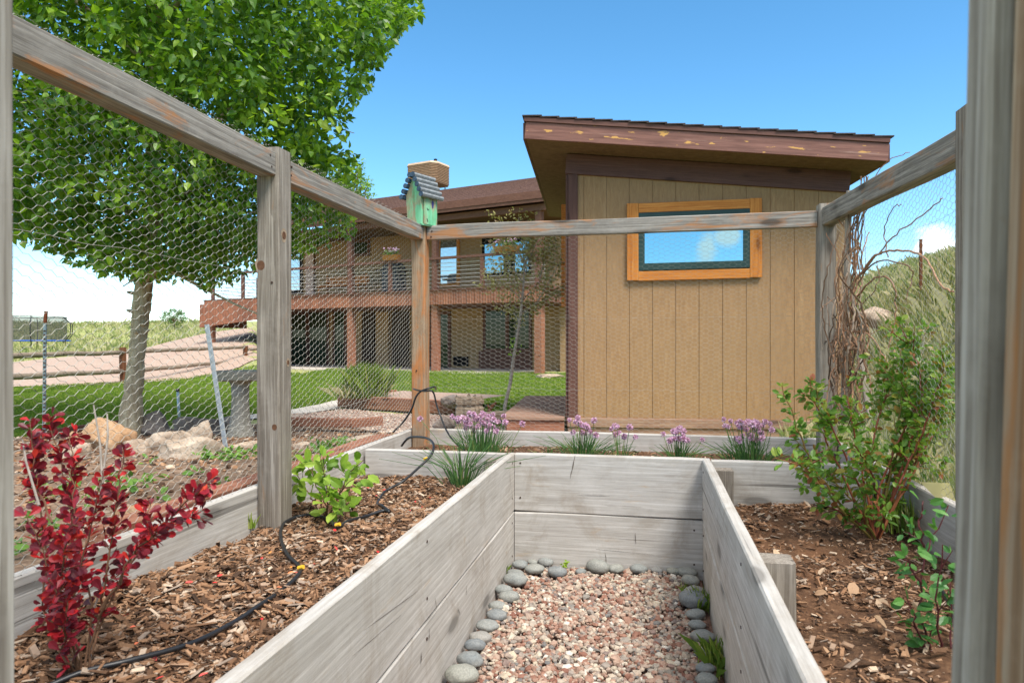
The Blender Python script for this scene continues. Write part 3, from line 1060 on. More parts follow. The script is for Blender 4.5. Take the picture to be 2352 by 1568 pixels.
V, Fc = scatter(LEAF_OVAL, np.column_stack([P, z_right(P[:, 0], P[:, 1]) + .02]), np.column_stack([RNG.normal(0, 1, (n, 2)), RNG.normal(0, .35, n)]), np.column_stack([RNG.normal(0, .5, (n, 2)), np.ones(n)]), RNG.uniform(.025, .06, n))
stuff(tag(npmesh('dry_leaves', V, [Fc], M['dryleaf']), 'pale dry leaves lying on the right bed soil', 'fallen leaves'))

# river stones, each one a thing
stones_l = [(985, 925, 90, 70), (1065, 950, 110, 80), (1055, 903, 64, 44), (1130, 905, 90, 60), (1190, 970, 110, 110), (960, 975, 100, 50), (960, 1015, 140, 70), (890, 1065, 100, 60), (925, 1110, 120, 90), (860, 1155, 100, 80), (855, 1210, 120, 80), (805, 1265, 130, 100), (765, 1330, 130, 100), (735, 1372, 120, 110), (710, 1460, 150, 100), (665, 1545, 190, 100)]
stones_b = [(1320, 960, 60, 34), (1415, 945, 140, 90), (1515, 948, 90, 70), (1640, 940, 100, 60), (1740, 945, 70, 44), (1830, 955, 80, 80)]
stones_r = [(1908, 958, 110, 80), (1925, 1015, 100, 80), (1945, 1080, 120, 70), (1938, 1130, 160, 80), (1955, 1200, 110, 60), (1962, 1255, 100, 80), (1993, 1325, 140, 90), (2008, 1410, 100, 90), (2008, 1495, 110, 80), (2013, 1562, 120, 60)]
ORD = ['first', 'second', 'third', 'fourth', 'fifth', 'sixth', 'seventh', 'eighth', 'ninth', 'tenth', 'eleventh', 'twelfth', 'thirteenth', 'fourteenth', 'fifteenth', 'sixteenth']


STONES = []


def river(lst, where):
    for k, (zx, zy, w, h) in enumerate(lst):
        u, v = (900 + zx * .4782) * .8711, (1050 + zy * .4783) * .8711
        p = G(u, v, .022)
        d = w2cam(p.x, p.y)[1]
        sx = w * .4166 * d / F
        sy = sx * random.uniform(.68, .85)
        sz = sx * random.uniform(.45, .6)
        lim = .052
        x = min(max(p.x, PXL + sx * .46), PXR - sx * .46)
        y = min(p.y, PYB - sy * .46)
        size = 'large' if w >= 130 else ('small' if w < 90 else 'rounded')
        STONES.append((x, y, sx * .5, sy * .5))
        rock('river_stone', (x, y, sz * .32 + .018), (sx, sy, sz), M['river'], f'{size} grey river stone, {ORD[k]} {where}', 'stone', 'grey river stones edging the gravel path', facets=0, seed=k * 7 + len(where), rz=random.uniform(-.5, .5), sub=3, rough=.13)


river(stones_l, 'from the back corner along the left path plank')
river(stones_b, 'from the left along the far end plank of the path')
river(stones_r, 'from the back corner along the right path plank')

# path gravel
n = 19000
P = np.column_stack([RNG.uniform(PXL + .03, PXR - .03, n), RNG.uniform(.75, PYB - .02, n)])
ok = np.ones(n, bool)
for (x, y, a_, b_) in STONES:
    ok &= (((P[:, 0] - x) / a_) ** 2 + ((P[:, 1] - y) / b_) ** 2) > .55
P = P[ok]
n = len(P)
mound = .012 * wob(P[:, 0], P[:, 1], 3.0, 1)
zz = .004 + mound + RNG.uniform(-.006, .012, n)
V, Fc = pebbles(np.column_stack([P, zz]), RNG.gamma(5, .0014, n) + .003, 1, .7, .13)
stuff(tag(npmesh('path_gravel', V, [Fc], M['gravel']), 'pink, rust and cream gravel covering the sunken path', 'gravel'))

# ------------------------------------------------------------------ fence
fence = thing('wire_fence', (-.2, 4.1, .3), 'weathered grey timber garden fence with chicken wire around the raised beds', 'fence')
RT, RH = 1.815, .089     # rail top and height


def post(x, y, z1, mat='fence', name='post', w=.09, z0=-.1, warp=.006):
    return beam(name, (x, y, z0), (x, y, z1), w, w, M[mat], fence, up=(0, 1, 0), ch=.006, warp=warp)


LPY = 2.33
p_l = post(XL + .002, LPY + .045, RT + .012, w=.094)
p_c = post(XL, YB, RT + .0, 'mixedpost')
p_r = post(XR - .01, YB - .07, RT + .035, w=.088)
RPY = 2.36
p_rm = post(1.0, RPY, 1.828, 'fence', w=.09)
beam('rail', (XL - .005, .60, RT - RH / 2 + .012), (XL, LPY - .003, RT - RH / 2 - .008), .075, RH, M['rail'], fence, warp=.007)
beam('rail', (XL - .012, LPY + .095, RT - RH / 2 - .006), (XL, YB - .047, RT - RH / 2), .07, RH, M['rail'], fence, warp=.008)
beam('rail', (XL + .047, YB + .005, RT - RH / 2 + .006), (XR - .056, YB - .06, RT - RH / 2 + .004), .04, RH, M['rail'], fence, warp=.006)
beam('rail', (XR - .005, YB - .115, RT - RH / 2 + .01), (1.0, RPY + .047, RT - RH / 2 - .038), .07, .098, M['rail'], fence, warp=.008)
screws([(XL + .034, LPY - .04, RT - .03), (XL + .034, LPY - .03, RT - .07), (XL + .026, LPY + .13, RT - .03), (XL + .026, LPY + .125, RT - .065)], (1, 0, 0), fence)
screws([(XL + .08, YB - .017, RT - .03), (XL + .075, YB - .017, RT - .065), (XR - .09, YB - .078, RT - .03), (XR - .085, YB - .078, RT - .06), (XL - .01, YB - .047, .92), (XL + .02, LPY - .004, 1.32), (XR - .02, YB - .116, .7), (XR - .02, YB - .116, 1.1)], (0, -1, 0), fence)
M['knot'] = plain('dark_wood_knot', lin((96, 66, 46)), .8, var=.4, scale=60)
M['knotring'] = plain('pale_knot_ring', lin((158, 138, 116)), .85, var=.2, scale=60)
for (p, ax, r, md) in (((XL - .026, LPY - .0025, 1.385), (0, -1, 0), .016, 'knot'), ((XL + .0495, LPY + .03, 1.50), (1, 0, 0), .013, 'knot'), ((XL + .030, LPY - .0025, .78), (0, -1, 0), .010, 'knot'), ((XL + .0495, LPY + .06, 1.02), (1, 0, 0), .008, 'knot')):
    p = Vector(p)
    ax = Vector(ax)
    sd = ax.cross(Vector((0, 0, 1)))
    k = MB().add([p + ax * .0004 + sd * r * 1.45 * math.cos(t) * (1 + .12 * math.sin(3 * t)) + Vector((0, 0, r * 2.1 * math.sin(t))) for t in np.linspace(0, 2 * np.pi, 19)[:-1]], [list(range(18))]).build('knot', M['knotring'], fence, loc=tuple(p))
    MB().add([p + ax * .0010 + sd * r * math.cos(t) + Vector((0, 0, r * 1.25 * math.sin(t) * (1 + .1 * math.cos(2 * t)))) for t in np.linspace(0, 2 * np.pi, 19)[:-1]], [list(range(18))]).build('heart', M['knot'], k, loc=tuple(p))
# the gate frame the picture is taken through
for y0, w in ((.581, .038),):
    beam('gate_post', (.247 + .045 - .040, y0, -.2), (.247 + .045 + .022, y0, 2.25), .09, w, M['nearpost'], fence, up=(0, 1, 0), ch=.004, warp=.002)
M['nearpost2'] = wood('gate_post_brown_wood', lin((84, 66, 50)), lin((142, 116, 92)), lin((186, 172, 154)), stain=lin((160, 108, 62)), stain_amt=1.0, fine=50, grain_len=1.0)
beam('gate_post', (.258 + .05 - .040, .508, -.2), (.258 + .05 + .022, .508, 2.25), .10, .092, M['nearpost2'], fence, up=(0, 1, 0), ch=.005, warp=.002)
beam('gate_post', (-.6496 - .045, .556, -.2), (-.6496 - .045, .556, 2.25), .09, .09, M['nearpost'], fence, up=(0, 1, 0), ch=.005, warp=.002)


def netting(fn, Wd, H, r, seed, bulge=.012, cw=.031, ch=.0265, rows_extra=()):
    nc, nr = int(Wd / cw) + 1, int(H / ch) + 1
    e = .5 * cw
    I, J = np.meshgrid(np.arange(nc), np.arange(nr), indexing='ij')
    X = I * cw
    Yv = (J + .5 * (I % 2)) * ch

    def pt(x, y):
        x = np.clip(x, 0, Wd)
        y = np.clip(y, 0, H)
        dx = .006 * wob(x * 5, y * 5, 1.0, seed) + RNG.normal(0, .0006, x.shape)
        dy = .007 * wob(x * 5 + 9, y * 5, 1.0, seed + 1) + RNG.normal(0, .0006, x.shape)
        b = bulge * (wob(x * 3.2, y * 3.2, 1.0, seed + 2) + .35 * wob(x * 11, y * 11, 1.0, seed))
        return fn(x + dx, y + dy, b)

    L, R = pt(X - e / 2, Yv), pt(X + e / 2, Yv)
    A, B, rad = [L.reshape(-1, 3)], [R.reshape(-1, 3)], [np.full(L.size // 3, r * 1.08)]
    for i in range(nc - 1):
        for sgn in (0, 1):
            # right end of column i to the two neighbours in column i+1
            jn = np.arange(nr) - (1 - i % 2) + sgn if i % 2 == 0 else np.arange(nr) + sgn
            ok = (jn >= 0) & (jn < nr)
            A.append(R[i, np.arange(nr)[ok]])
            B.append(L[i + 1, jn[ok]])
            rad.append(np.full(ok.sum(), r))
    for y in rows_extra:
        xx = np.arange(0, Wd, .06)
        q = pt(xx, np.full(xx.shape, y))
        A.append(q[:-1])
        B.append(q[1:])
        rad.append(np.full(len(q) - 1, r * 1.1))
    return segs(np.concatenate(A), np.concatenate(B), np.concatenate(rad))


def stackp(x, y, z):
    return np.stack([np.asarray(x) + 0 * np.asarray(z), np.asarray(y) + 0 * np.asarray(z), z], -1)


ZB = .34
WR = .0007
# left panel: passes outside the posts and stands up above the rail, leaning out
V, Fc = netting(lambda x, y, b: stackp(XL - .055 + b * np.minimum(1, np.abs(y - 1.47) * 8) - .5 * np.maximum(0, y - 1.46), .60 + x, ZB + y - .22 * np.maximum(0, y - 1.46)), YB + .05 - .60, 1.60, WR, 0, .006, rows_extra=(.45, 1.02))
npmesh('wire_netting', V, [Fc], M['wire'], fence)
V, Fc = netting(lambda x, y, b: stackp(XL + .02 + x, YB + .054 - b * .6, ZB + y), XR - XL, 1.475, WR * .72, 2, .010, rows_extra=(.02, .47, .9))
npmesh('wire_netting', V, [Fc], M['wire'], fence)
V, Fc = netting(lambda x, y, b: stackp(XR + .055 + b, .62 + x, ZB + y), YB - .58, 1.44, WR * .85, 4, .012, rows_extra=(.75, 1.2))
npmesh('wire_netting', V, [Fc], M['wire'], fence)
# a second, sagging run along the foot of the right side
V, Fc = netting(lambda x, y, b: stackp(XR + .12 + b * 1.6 + .05 * y, .62 + x, ZB + y * .9 + .02 * np.sin(x * 4)), YB - .6, .92, WR * .8, 1, .03, cw=.036, ch=.030, rows_extra=(.6, .75, .9))
npmesh('wire_netting', V, [Fc], M['wire'], fence)

# ------------------------------------------------------------------ birdhouse
bh_d = 4.24
bc = Vector((XL + .01, YB - .005, RT + .006))
BR = math.radians(-24)
BF = Frame((bc.x, bc.y), BR)
bird = thing('birdhouse', bc, 'weathered green birdhouse with dark blue slatted roof on the corner post', 'birdhouse')


def bz(x, y, z):
    return BF(x, y, z + bc.z)


w2, l2, hs, hp = .063, .065, .185, .315
mb = MB()
for sx in (-1, 1):
    mb.box((sx * w2 - .008, -l2 + .012, 0), (sx * w2 + .008, l2 - .012, hs), bz)
mb.build('side_wall', M['birdgreen'], bird, loc=bc)
for y0, y1, nm in ((-l2 - .008, -l2 + .008, 'front_wall'), (l2 - .008, l2 + .008, 'back_wall')):
    prof = [(-w2 + .012 if nm == 'front_wall' else -w2, .0), (w2, .0), (w2, hs), (0, hp - .012), (-w2, hs)]
    Vp = [bz(x, y0, z) for x, z in prof] + [bz(x, y1, z) for x, z in prof]
    MB().add(Vp, [(0, 1, 2, 3, 4), (9, 8, 7, 6, 5)], [(0, 5, 6, 1), (1, 6, 7, 2), (2, 7, 8, 3), (3, 8, 9, 4), (4, 9, 5, 0)]).build(nm, M['birdgreen'], bird, loc=bc)
MB().box((-w2 - .004, -l2 - .004, -.008), (w2 + .004, l2 + .004, .0), bz).build('floor_board', M['birdgreen'], bird, loc=bc)
for sx in (-1, 1):
    for k in range(5):
        t0 = k / 5
        x = sx * (.006 + (w2 + .022) * (t0 + .1))
        z = hp + .004 - (hp - hs + .03) * (t0 + .1)
        mb = MB()
        mb.tube([bz(x, -l2 - .03, z), bz(x, l2 + .035, z)], .0155, 8)
        mb.build('roof_slat', M['birdroof'] if sx < 0 else M['birdslattop'], bird, loc=bc)
        MB().tube([bz(x, -l2 - .034, z), bz(x, -l2 - .029, z)], .0165, 8).build('slat_end', M['birdroof'], bird, loc=bc)
mb = MB()
th = np.linspace(0, 2 * np.pi, 17)[:-1]
Vp = [bz(w2 + .0095, .022 + .010 * math.cos(t) * (1 + .2 * math.sin(3 * t)), .128 + .024 * math.sin(t)) for t in th]
mb.add(Vp, [list(range(16))])
mb.tube([bz(w2 + .0095, .022, .15), bz(w2 + .0095, .024, .166)], .002, 5)
mb.build('painted_bird', M['purplepaint'], bird, loc=bc)
mb = MB()
MB().tube([bz(w2 + .0095, -.03, .10), bz(w2 + .0095, -.024, .088), bz(w2 + .0095, -.012, .096)], .002, 5).build('painted_mark', M['black'], bird, loc=bc)
mb.tube([bz(w2 + .0095, -.03, .035), bz(w2 + .0095, -.022, .015)], .002, 5)
mb.build('painted_mark', M['black'], bird, loc=bc)

# ------------------------------------------------------------------ shed
sc0 = W(1305, 900, 6.35)
SH = Frame((sc0.x, sc0.y), math.radians(4.8))
shed = thing('shed', (sc0.x, sc0.y, .25), 'tan board-sided garden shed with sloping brown-trimmed roof and orange window', 'shed')
SW, SD = SH.px(1945, 437)[0], 3.0
SLOPE = .0955


def sz(x):                      # underside of the soffit
    return 2.845 - SLOPE * x


# siding with real grooves
gw, gd, sp = .0075, .006, .2085
for nm, L, fn in (('front_wall', SW, lambda a, b, z: SH(a, b, z)), ('right_wall', SD, lambda a, b, z: SH(SW - b, a, z)), ('left_wall', SD, lambda a, b, z: SH(b, a, z))):
    mb = MB()
    xe = [.0]
    g = .055 + .09
    prof = [(0, 0)]
    while g < L - .05:
        prof += [(g - gw / 2, 0), (g - gw / 2 + .001, gd), (g + gw / 2 - .001, gd), (g + gw / 2, 0)]
        g += sp
    prof.append((L, 0))
    Vp = []
    for x, y in prof:
        top = sz(x) - .03 if nm == 'front_wall' else (sz(SW if nm == 'right_wall' else 0) - .03)
        Vp += [fn(x, y, .395), fn(x, y, top)]
    k = len(prof)
    q = [(2 * i, 2 * i + 2, 2 * i + 3, 2 * i + 1) for i in range(k - 1)]
    mb.add(Vp, q)
    mb.build(nm, M['siding'], shed, loc=sc0)
MB().box((0.02, SD, .395), (SW - .02, SD + .02, sz(SW) - .01), SH).build('back_wall', M['siding'], shed, loc=sc0)
beam('skirt_board', SH(-.005, -.004, .352), SH(SW + .005, -.004, .352), .05, .085, M['deckgrey'], shed)
beam('skirt_board', SH(-.0, .012, .26), SH(SW, .012, .26), .05, .10, M['deckgrey'], shed)
beam('skirt_board', SH(.02, .0, .30), SH(.02, SD, .30), .05, .19, M['deckgrey'], shed)
beam('skirt_board', SH(SW - .02, .02, .30), SH(SW - .02, SD, .30), .05, .19, M['deckgrey'], shed)
# corner trims, frieze
beam('corner_trim', SH(.045, -.012, .32), SH(.045, -.012, sz(.05) - .195), .09, .022, M['browntrim'], shed, up=SH.ey, ch=.002)
beam('corner_trim', SH(-.012, .045, .32), SH(-.012, .045, sz(0) - .03), .022, .09, M['browntrim'], shed, up=SH.ey, ch=.002)
beam('corner_trim', SH(SW + .012, .045, .32), SH(SW + .012, .045, sz(SW) - .03), .022, .09, M['browntrim'], shed, up=SH.ey, ch=.002)
beam('frieze_board', SH(-.02, -.014, sz(0) - .098), SH(SW + .02, -.014, sz(SW) - .098), .026, .185, M['browntrim'], shed, ch=.002)
# roof
OV = .37
OL, ORt = -SH.px(1208, 322, -OV)[0], SH.px(2037, 350, -OV)[0] - SW
zf0, zf1 = sz(-OL), sz(SW + ORt)
mb = MB()
Vp = [SH(-OL, -OV, zf0), SH(SW + ORt, -OV, zf1), SH(SW + ORt, SD + .35, zf1), SH(-OL, SD + .35, zf0)]
Vp += [p + Vector((0, 0, .018)) for p in Vp]
mb.add(Vp, [(0, 1, 2, 3)[::-1], (4, 5, 6, 7), (0, 1, 5, 4), (1, 2, 6, 5), (2, 3, 7, 6), (3, 0, 4, 7)])
mb.build('soffit', M['soffit'], shed, loc=sc0)
beam('fascia', SH(-OL - .004, -OV - .014, zf0 + .075), SH(SW + ORt + .004, -OV - .014, zf1 + .075), .026, .150, M['fascia'], shed, ch=.002)
beam('fascia', SH(-OL - .014, -OV + .002, zf0 + .075), SH(-OL - .014, SD + .35, zf0 + .075), .022, .150, M['browntrim'], shed, ch=.002)
beam('fascia', SH(SW + ORt + .014, -OV + .002, zf1 + .075), SH(SW + ORt + .014, SD + .35, zf1 + .075), .022, .150, M['browntrim'], shed, ch=.002)
beam('drip_trim', SH(-OL - .012, -OV - .022, zf0 + .172), SH(SW + ORt + .012, -OV - .022, zf1 + .172), .036, .042, M['browntrim'], shed, ch=.002)
roof = None
mb = MB()
nrow = 20
Lx = SW + OL + ORt + .05
for k in range(nrow):
    xa = -OL - .028 + Lx * k / nrow
    xb = xa + Lx / nrow * 1.12
    za, zb = sz(xa) + .196 + .004, sz(xb) + .196 + .016
    Vp = []
    for yy in (-OV - .046 - random.uniform(0, .008), SD + .36):
        Vp += [SH(xa, yy, za), SH(xb, yy, zb), SH(xb, yy, zb - .010), SH(xa, yy, za - .010)]
    mb.add(Vp, [(0, 1, 2, 3), (7, 6, 5, 4), (0, 4, 5, 1), (3, 2, 6, 7), (1, 5, 6, 2), (0, 3, 7, 4)])
mb.build('roof', M['darkshingle'], shed, loc=sc0)
# window
x0, z0_ = SH.px(1440, 644, -.03)
x1, z1_ = SH.px(1750, 454, -.03)
z1l = SH.px(1440, 468, -.03)[1]
z1r = SH.px(1750, 455, -.03)[1]
z0l = SH.px(1440, 644, -.03)[1]
z0r = SH.px(1750, 636, -.03)[1]
wn = bpy.data.objects.new('window', None)
cw_ = .105


def wl(x, zl, zr):
    return zl + (zr - zl) * (x - x0) / (x1 - x0)


mb = MB()
gl_a, gl_b = x0 + cw_, x1 - cw_


def quadbox(mb, P, y0, y1):
    """box from four (x,z) corners between depths y0 (front) and y1"""
    Vp = [SH(x, y0, z) for x, z in P] + [SH(x, y1, z) for x, z in P]
    mb.add(Vp, [(0, 1, 2, 3), (7, 6, 5, 4), (0, 4, 5, 1), (1, 5, 6, 2), (2, 6, 7, 3), (3, 7, 4, 0)])


def wp(fx, fz):
    x = x0 + (x1 - x0) * fx
    return x, (1 - fz) * wl(x, z0l, z0r) + fz * wl(x, z1l, z1r)


Wm, Hm = x1 - x0, z1l - z0l
a, b = cw_ / Wm, cw_ * .85 / Hm
mb = MB()
quadbox(mb, [wp(a, b), wp(1 - a, b), wp(1 - a, 1 - b), wp(a, 1 - b)], -.012, -.004)
window = mb.build('window', M['blackdark'], shed, loc=sc0)
for (p, q, nm) in (((0, 0), (0, 1), 'l'), ((1, 0), (1, 1), 'r')):
    xa = x0 + cw_ / 2 if nm == 'l' else x1 - cw_ / 2
    beam('casing', SH(xa, -.022, wl(xa, z0l, z0r)), SH(xa, -.022, wl(xa, z1l, z1r)), cw_, .036, M['orange'], window, up=SH.ey, ch=.002)
for fz, nm in ((1 - b / 2, 'top'), (b / 2 * .8, 'bottom')):
    A, Bq = wp(a + .001, fz), wp(1 - a - .001, fz)
    beam('casing', SH(A[0], -.020, A[1]), SH(Bq[0], -.020, Bq[1]), .032, cw_ * .82, M['orange'], window, ch=.002)
fa, fb = a + .055 / Wm, b + .062 / Hm
for P in ([(a, b), (1 - a, b), (1 - fa, fb), (fa, fb)], [(fa, 1 - fb * .86), (1 - fa, 1 - fb * .86), (1 - a, 1 - b), (a, 1 - b)], [(a, b), (fa, fb), (fa, 1 - fb * .86), (a, 1 - b)], [(1 - fa, fb), (1 - a, b), (1 - a, 1 - b), (1 - fa, 1 - fb * .86)]):
    mb = MB()
    quadbox(mb, [wp(*p) for p in P], -.034, -.0125)
    mb.build('sash', M['greenframe'], window, loc=sc0)
mb = MB()
quadbox(mb, [wp(fa - .002, fb - .004), wp(1 - fa + .002, fb - .004), wp(1 - fa + .002, 1 - fb * .86 + .004), wp(fa - .002, 1 - fb * .86 + .004)], -.020, -.0135)
mb.build('pane', M['glass'], window, loc=sc0)
# side window on the left wall, seen edge on
sw = MB().box((-.03, .86, 1.50), (-.004, 1.95, 2.50), SH).build('window', M['greenframe'], shed, loc=sc0)
MB().box((-.10, .88, 1.47), (-.05, .98, 2.55), SH).build('casing', M['orange'], sw, loc=sc0)
MB().box((-.05, .885, 1.46), (-.031, .97, 2.56), SH).build('sash', M['greenframe'], sw, loc=sc0)
MB().box((-.05, 1.0, 2.50), (-.031, 1.9, 2.56), SH).build('casing', M['orange'], sw, loc=sc0)

# step platform left of the shed
plat = thing('step_platform', SH(-.4, 1.0, .25), 'low weathered plank platform beside the shed door', 'step')
for k in range(16):
    y = .02 + k * .155
    beam('plank', SH(-.62, y, .385 + random.uniform(-.002, .002)), SH(-.032, y, .385 + random.uniform(-.002, .002)), .148, .034, M['deckgrey'], plat, ch=.005, warp=.003)
beam('skirt_board', SH(-.57, -.02, .31), SH(-.035, -.02, .31), .035, .11, M['redtimber'], plat)
beam('skirt_board', SH(-.57, .0, .31), SH(-.57, 2.4, .31), .035, .11, M['redtimber'], plat)

# ------------------------------------------------------------------ house
hl = W(475, 690, 27.9)
hcx, hd = -12.46, 27.9
ho = cam2w(hcx, hd)
HA = math.atan2(-.490, .872) + YAW
H = Frame(ho, HA)
GZH = .10
house = thing('house', H(8, 3, GZH), 'two-storey tan house with brown shingled roof and rust-coloured deck band', 'house')
hloc = H(0, 0, 0)
WALLY = 2.7
DT, DB = 2.77, 2.30       # deck top and band bottom


def hbox(name, a, b, mat, parent=house):
    return MB().box(a, b, H).build(name, M[mat], parent, loc=hloc)


hbox('wall', (1.8, WALLY, GZH - .2), (21, WALLY + 7, 5.45), 'housewall')
hbox('lower_wall', (14.9, WALLY - .55, GZH - .2), (21.5, WALLY - .01, 2.25), 'housewall')
# roof: two slopes
RY, RZ, EY, EZ = 4.0, 7.10, -.25, 5.52
mb = MB()
e0, e1 = 2.2, 15.65
th_ = .13
Vp = [H(e0, EY, EZ), H(e1, EY, EZ), H(e1, RY, RZ), H(e0, RY, RZ), H(e1, 9.6, 5.1), H(e0, 9.6, 5.1)]
Vb = [p - Vector((0, 0, th_)) for p in Vp]
mb.add(Vp + Vb, [(0, 1, 2, 3), (3, 2, 4, 5), (6, 9, 8, 7), (9, 11, 10, 8), (0, 6, 7, 1), (5, 4, 10, 11), (1, 7, 8, 2), (2, 8, 10, 4), (3, 9, 6, 0), (5, 11, 9, 3)])
roof_h = mb.build('roof', M['shingle'], house, loc=hloc)
mb = MB()
for k in range(26):                 # courses of shingles as real steps
    y = EY + (RY - EY) * k / 26
    z = EZ + (RZ - EZ) * k / 26
    y2, z2 = EY + (RY - EY) * (k + 1.05) / 26, EZ + (RZ - EZ) * (k + 1.05) / 26
    mb.add([H(e0, y, z + .022), H(e1, y, z + .022), H(e1, y2, z2 + .006), H(e0, y2, z2 + .006), H(e0, y, z + .002), H(e1, y, z + .002)], [(0, 1, 2, 3), (4, 5, 1, 0)])
mb.build('shingles', M['shingle'], roof_h, loc=hloc)
# fascia boards stand just off the deck end of the roof
hbox('fascia', (e0 - .02, EY - .05, EZ - .20), (e1 + .03, EY - .005, EZ + .03), 'browntrim2')
hbox('fascia', (e0 - .02, EY - .025, EZ - .30), (e1 - .1, EY - .0, EZ - .205), 'browntrim2')
hbox('beam', (e0, -.02, EZ - .50), (e1 + .1, .16, EZ - .31), 'browntrim2')
hbox('ceiling', (e0, .17, EZ - .31), (e1, WALLY - .01, EZ - .29), 'soffit')
# gable end filling above the right wall
hbox('lintel', (15.7, WALLY - .02, 4.6), (21, WALLY - .003, 5.0), 'browntrim2')
# deck
deck = hbox('deck', (-.05, -.02, DT - .12), (15.6, WALLY - .02, DT), 'browntrim2')
# corrugated band
mb = MB()
xs_ = np.arange(-.1, 15.55, .05)
Vp = []
for i, x in enumerate(xs_):
    yo = -.06 - .012 * math.cos(i * math.pi)
    Vp += [H(x, yo, DB), H(x, yo, DT - .02)]
mb.add(Vp, [(2 * i, 2 * i + 2, 2 * i + 3, 2 * i + 1) for i in range(len(xs_) - 1)])
mb.build('metal_band', M['rust'], deck, loc=hloc)
hbox('band_cap', (-.15, -.10, DT - .018), (15.6, .05, DT + .02), 'browntrim2', deck)
hbox('deck_underside', (-.05, .0, DB), (15.5, WALLY - .03, DT - .13), 'browntrim2', deck)
# the deeper skirt at the left end
mb = MB()
xs_ = np.arange(-.30, 4.4, .05)
Vp = []
for i, x in enumerate(xs_):
    yo = -.12 - .012 * math.cos(i * math.pi)
    Vp += [H(x, yo, 1.67 + (x + .3) * .079), H(x, yo, DT - .16 if x < .0 else DT - .03)]
mb.add(Vp, [(2 * i, 2 * i + 2, 2 * i + 3, 2 * i + 1) for i in range(len(xs_) - 1)])
mb.build('metal_skirt', M['rust'], deck, loc=hloc)
MB().box((-.31, -.12, 1.67), (-.29, 2.2, DT - .17), H).build('metal_skirt', M['rust'], deck, loc=hloc)
for s, z0, z1, w, mt in ((7.68, GZH - .1, DB, .22, 'redtimber'), (7.68, DT + .02, EZ - .5, .18, 'browntrim2'), (11.35, GZH - .1, DB, .22, 'redtimber'), (11.35, DT + .02, EZ - .5, .18, 'browntrim2'),
                         (15.17, GZH - .1, DB, .24, 'redtimber'), (15.17, DT + .02, EZ - .5, .20, 'browntrim2'), (4.0, GZH - .1, DB, .22, 'redtimber'), (4.0, DT + .02, EZ - .5, .18, 'browntrim2'), (.22, .2, DT - .4, .16, 'redtimber')):
    hbox('deck_post', (s - w / 2, .02, z0), (s + w / 2, .02 + w, z1), mt)
# railing
rl = hbox('railing', (.05, -.01, DT + 1.0), (15.5, .10, DT + 1.08), 'browntrim2')
for s in (.3, 2.1, 9.5, 13.2):
    hbox('railing_post', (s - .06, .0, DT + .021), (s + .06, .10, DT + .999), 'browntrim2', rl)
hbox('railing_post', (.18, 2.3, DT + .001), (.30, 2.42, DT + 1.1), 'browntrim2', rl)
mb = MB()
for k in range(7):
    z = DT + .12 + k * .125
    mb.tube([H(.1, .05, z), H(15.4, .05, z)], .009, 4)
mb.build('cable', M['steel'], rl, loc=hloc)
mb = MB()
for k in range(7):
    z = DT + .13 + k * .145
    mb.tube([H(.24, .12, z), H(.24, 2.3, z)], .014, 5)
mb.build('cable', M['steel'], rl, loc=hloc)


def hwin(u0, v0, u1, v1, y, frame_mat, glass_mat, fw=.10, mull=0, hm=False, name='window'):
    xa, zb = H.px(u0, v1, y)
    xb, zt = H.px(u1, v0, y)
    fr = MB()
    fr.box((xa - fw, y - .05, zb - fw), (xa, y - .004, zt + fw), H)
    fr.box((xb, y - .05, zb - fw), (xb + fw, y - .004, zt + fw), H)
    fr.box((xa, y - .048, zb - fw), (xb, y - .004, zb), H)
    fr.box((xa, y - .048, zt), (xb, y - .004, zt + fw), H)
    for k in range(mull):
        xm = xa + (xb - xa) * (k + 1) / (mull + 1)
        fr.box((xm - .09, y - .046, zb), (xm + .09, y - .004, zt), H)
    if hm:
        zm = (zb + zt) / 2
        fr.box((xa, y - .044, zm - .03), (xb, y - .004, zm + .03), H)
    f = fr.build(name, M[frame_mat], house, loc=hloc)
    MB().box((xa, y - .02, zb), (xb, y - .003, zt), H).build('pane', M[glass_mat], f, loc=hloc)
    return f


wy = WALLY - .003
hwin(1012, 540, 1050, 652, wy, 'orange', 'glasswhite', .13, hm=False)
hwin(1113, 535, 1215, 630, wy, 'blackdark', 'glass', .08, mull=1)
hwin(816, 556, 845, 583, wy, 'browntrim2', 'glassdark', .12)
hwin(664, 575, 690, 668, wy, 'blackdark', 'glasswhite', .14, name='deck_door')
hbox('curtain', (H.px(703, 600, wy - .1)[0], wy - .12, DT + .05), (H.px(720, 600, wy - .1)[0], wy - .06, DT + 2.3), 'curtain')
# lower storey
hwin(1116, 712, 1162, 800, wy, 'browntrim2', 'glassdark', .10)
hwin(1170, 712, 1216, 800, wy, 'browntrim2', 'glassdark', .10)
hwin(992, 722, 1030, 846, wy, 'browntrim2', 'glassdark', .12, name='patio_door')
hwin(672, 722, 704, 838, wy, 'browntrim2', 'glassdark', .16, name='patio_door')
hwin(712, 716, 752, 842, wy, 'browntrim2', 'glassdark', .10, name='patio_door')
hwin(770, 716, 792, 838, wy, 'browntrim2', 'glassdark', .10, name='patio_door')
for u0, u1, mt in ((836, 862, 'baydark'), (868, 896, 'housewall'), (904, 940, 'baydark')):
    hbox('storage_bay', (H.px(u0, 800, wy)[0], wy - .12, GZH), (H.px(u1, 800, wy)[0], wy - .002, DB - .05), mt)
hbox('panel', (H.px(1100, 830, wy - .02)[0], wy - .04, GZH), (H.px(1222, 830, wy - .02)[0], wy - .002, H.px(1160, 806, wy)[1]), 'browntrim2')
hbox('dog_door', (H.px(1042, 830, wy)[0], wy - .03, GZH + .1), (H.px(1076, 830, wy)[0], wy - .002, GZH + .45), 'blackdark')
struct(hbox('patio', (2.0, -.8, GZH - .06), (14.0, WALLY - .01, GZH + .03), 'pathconcrete', None))

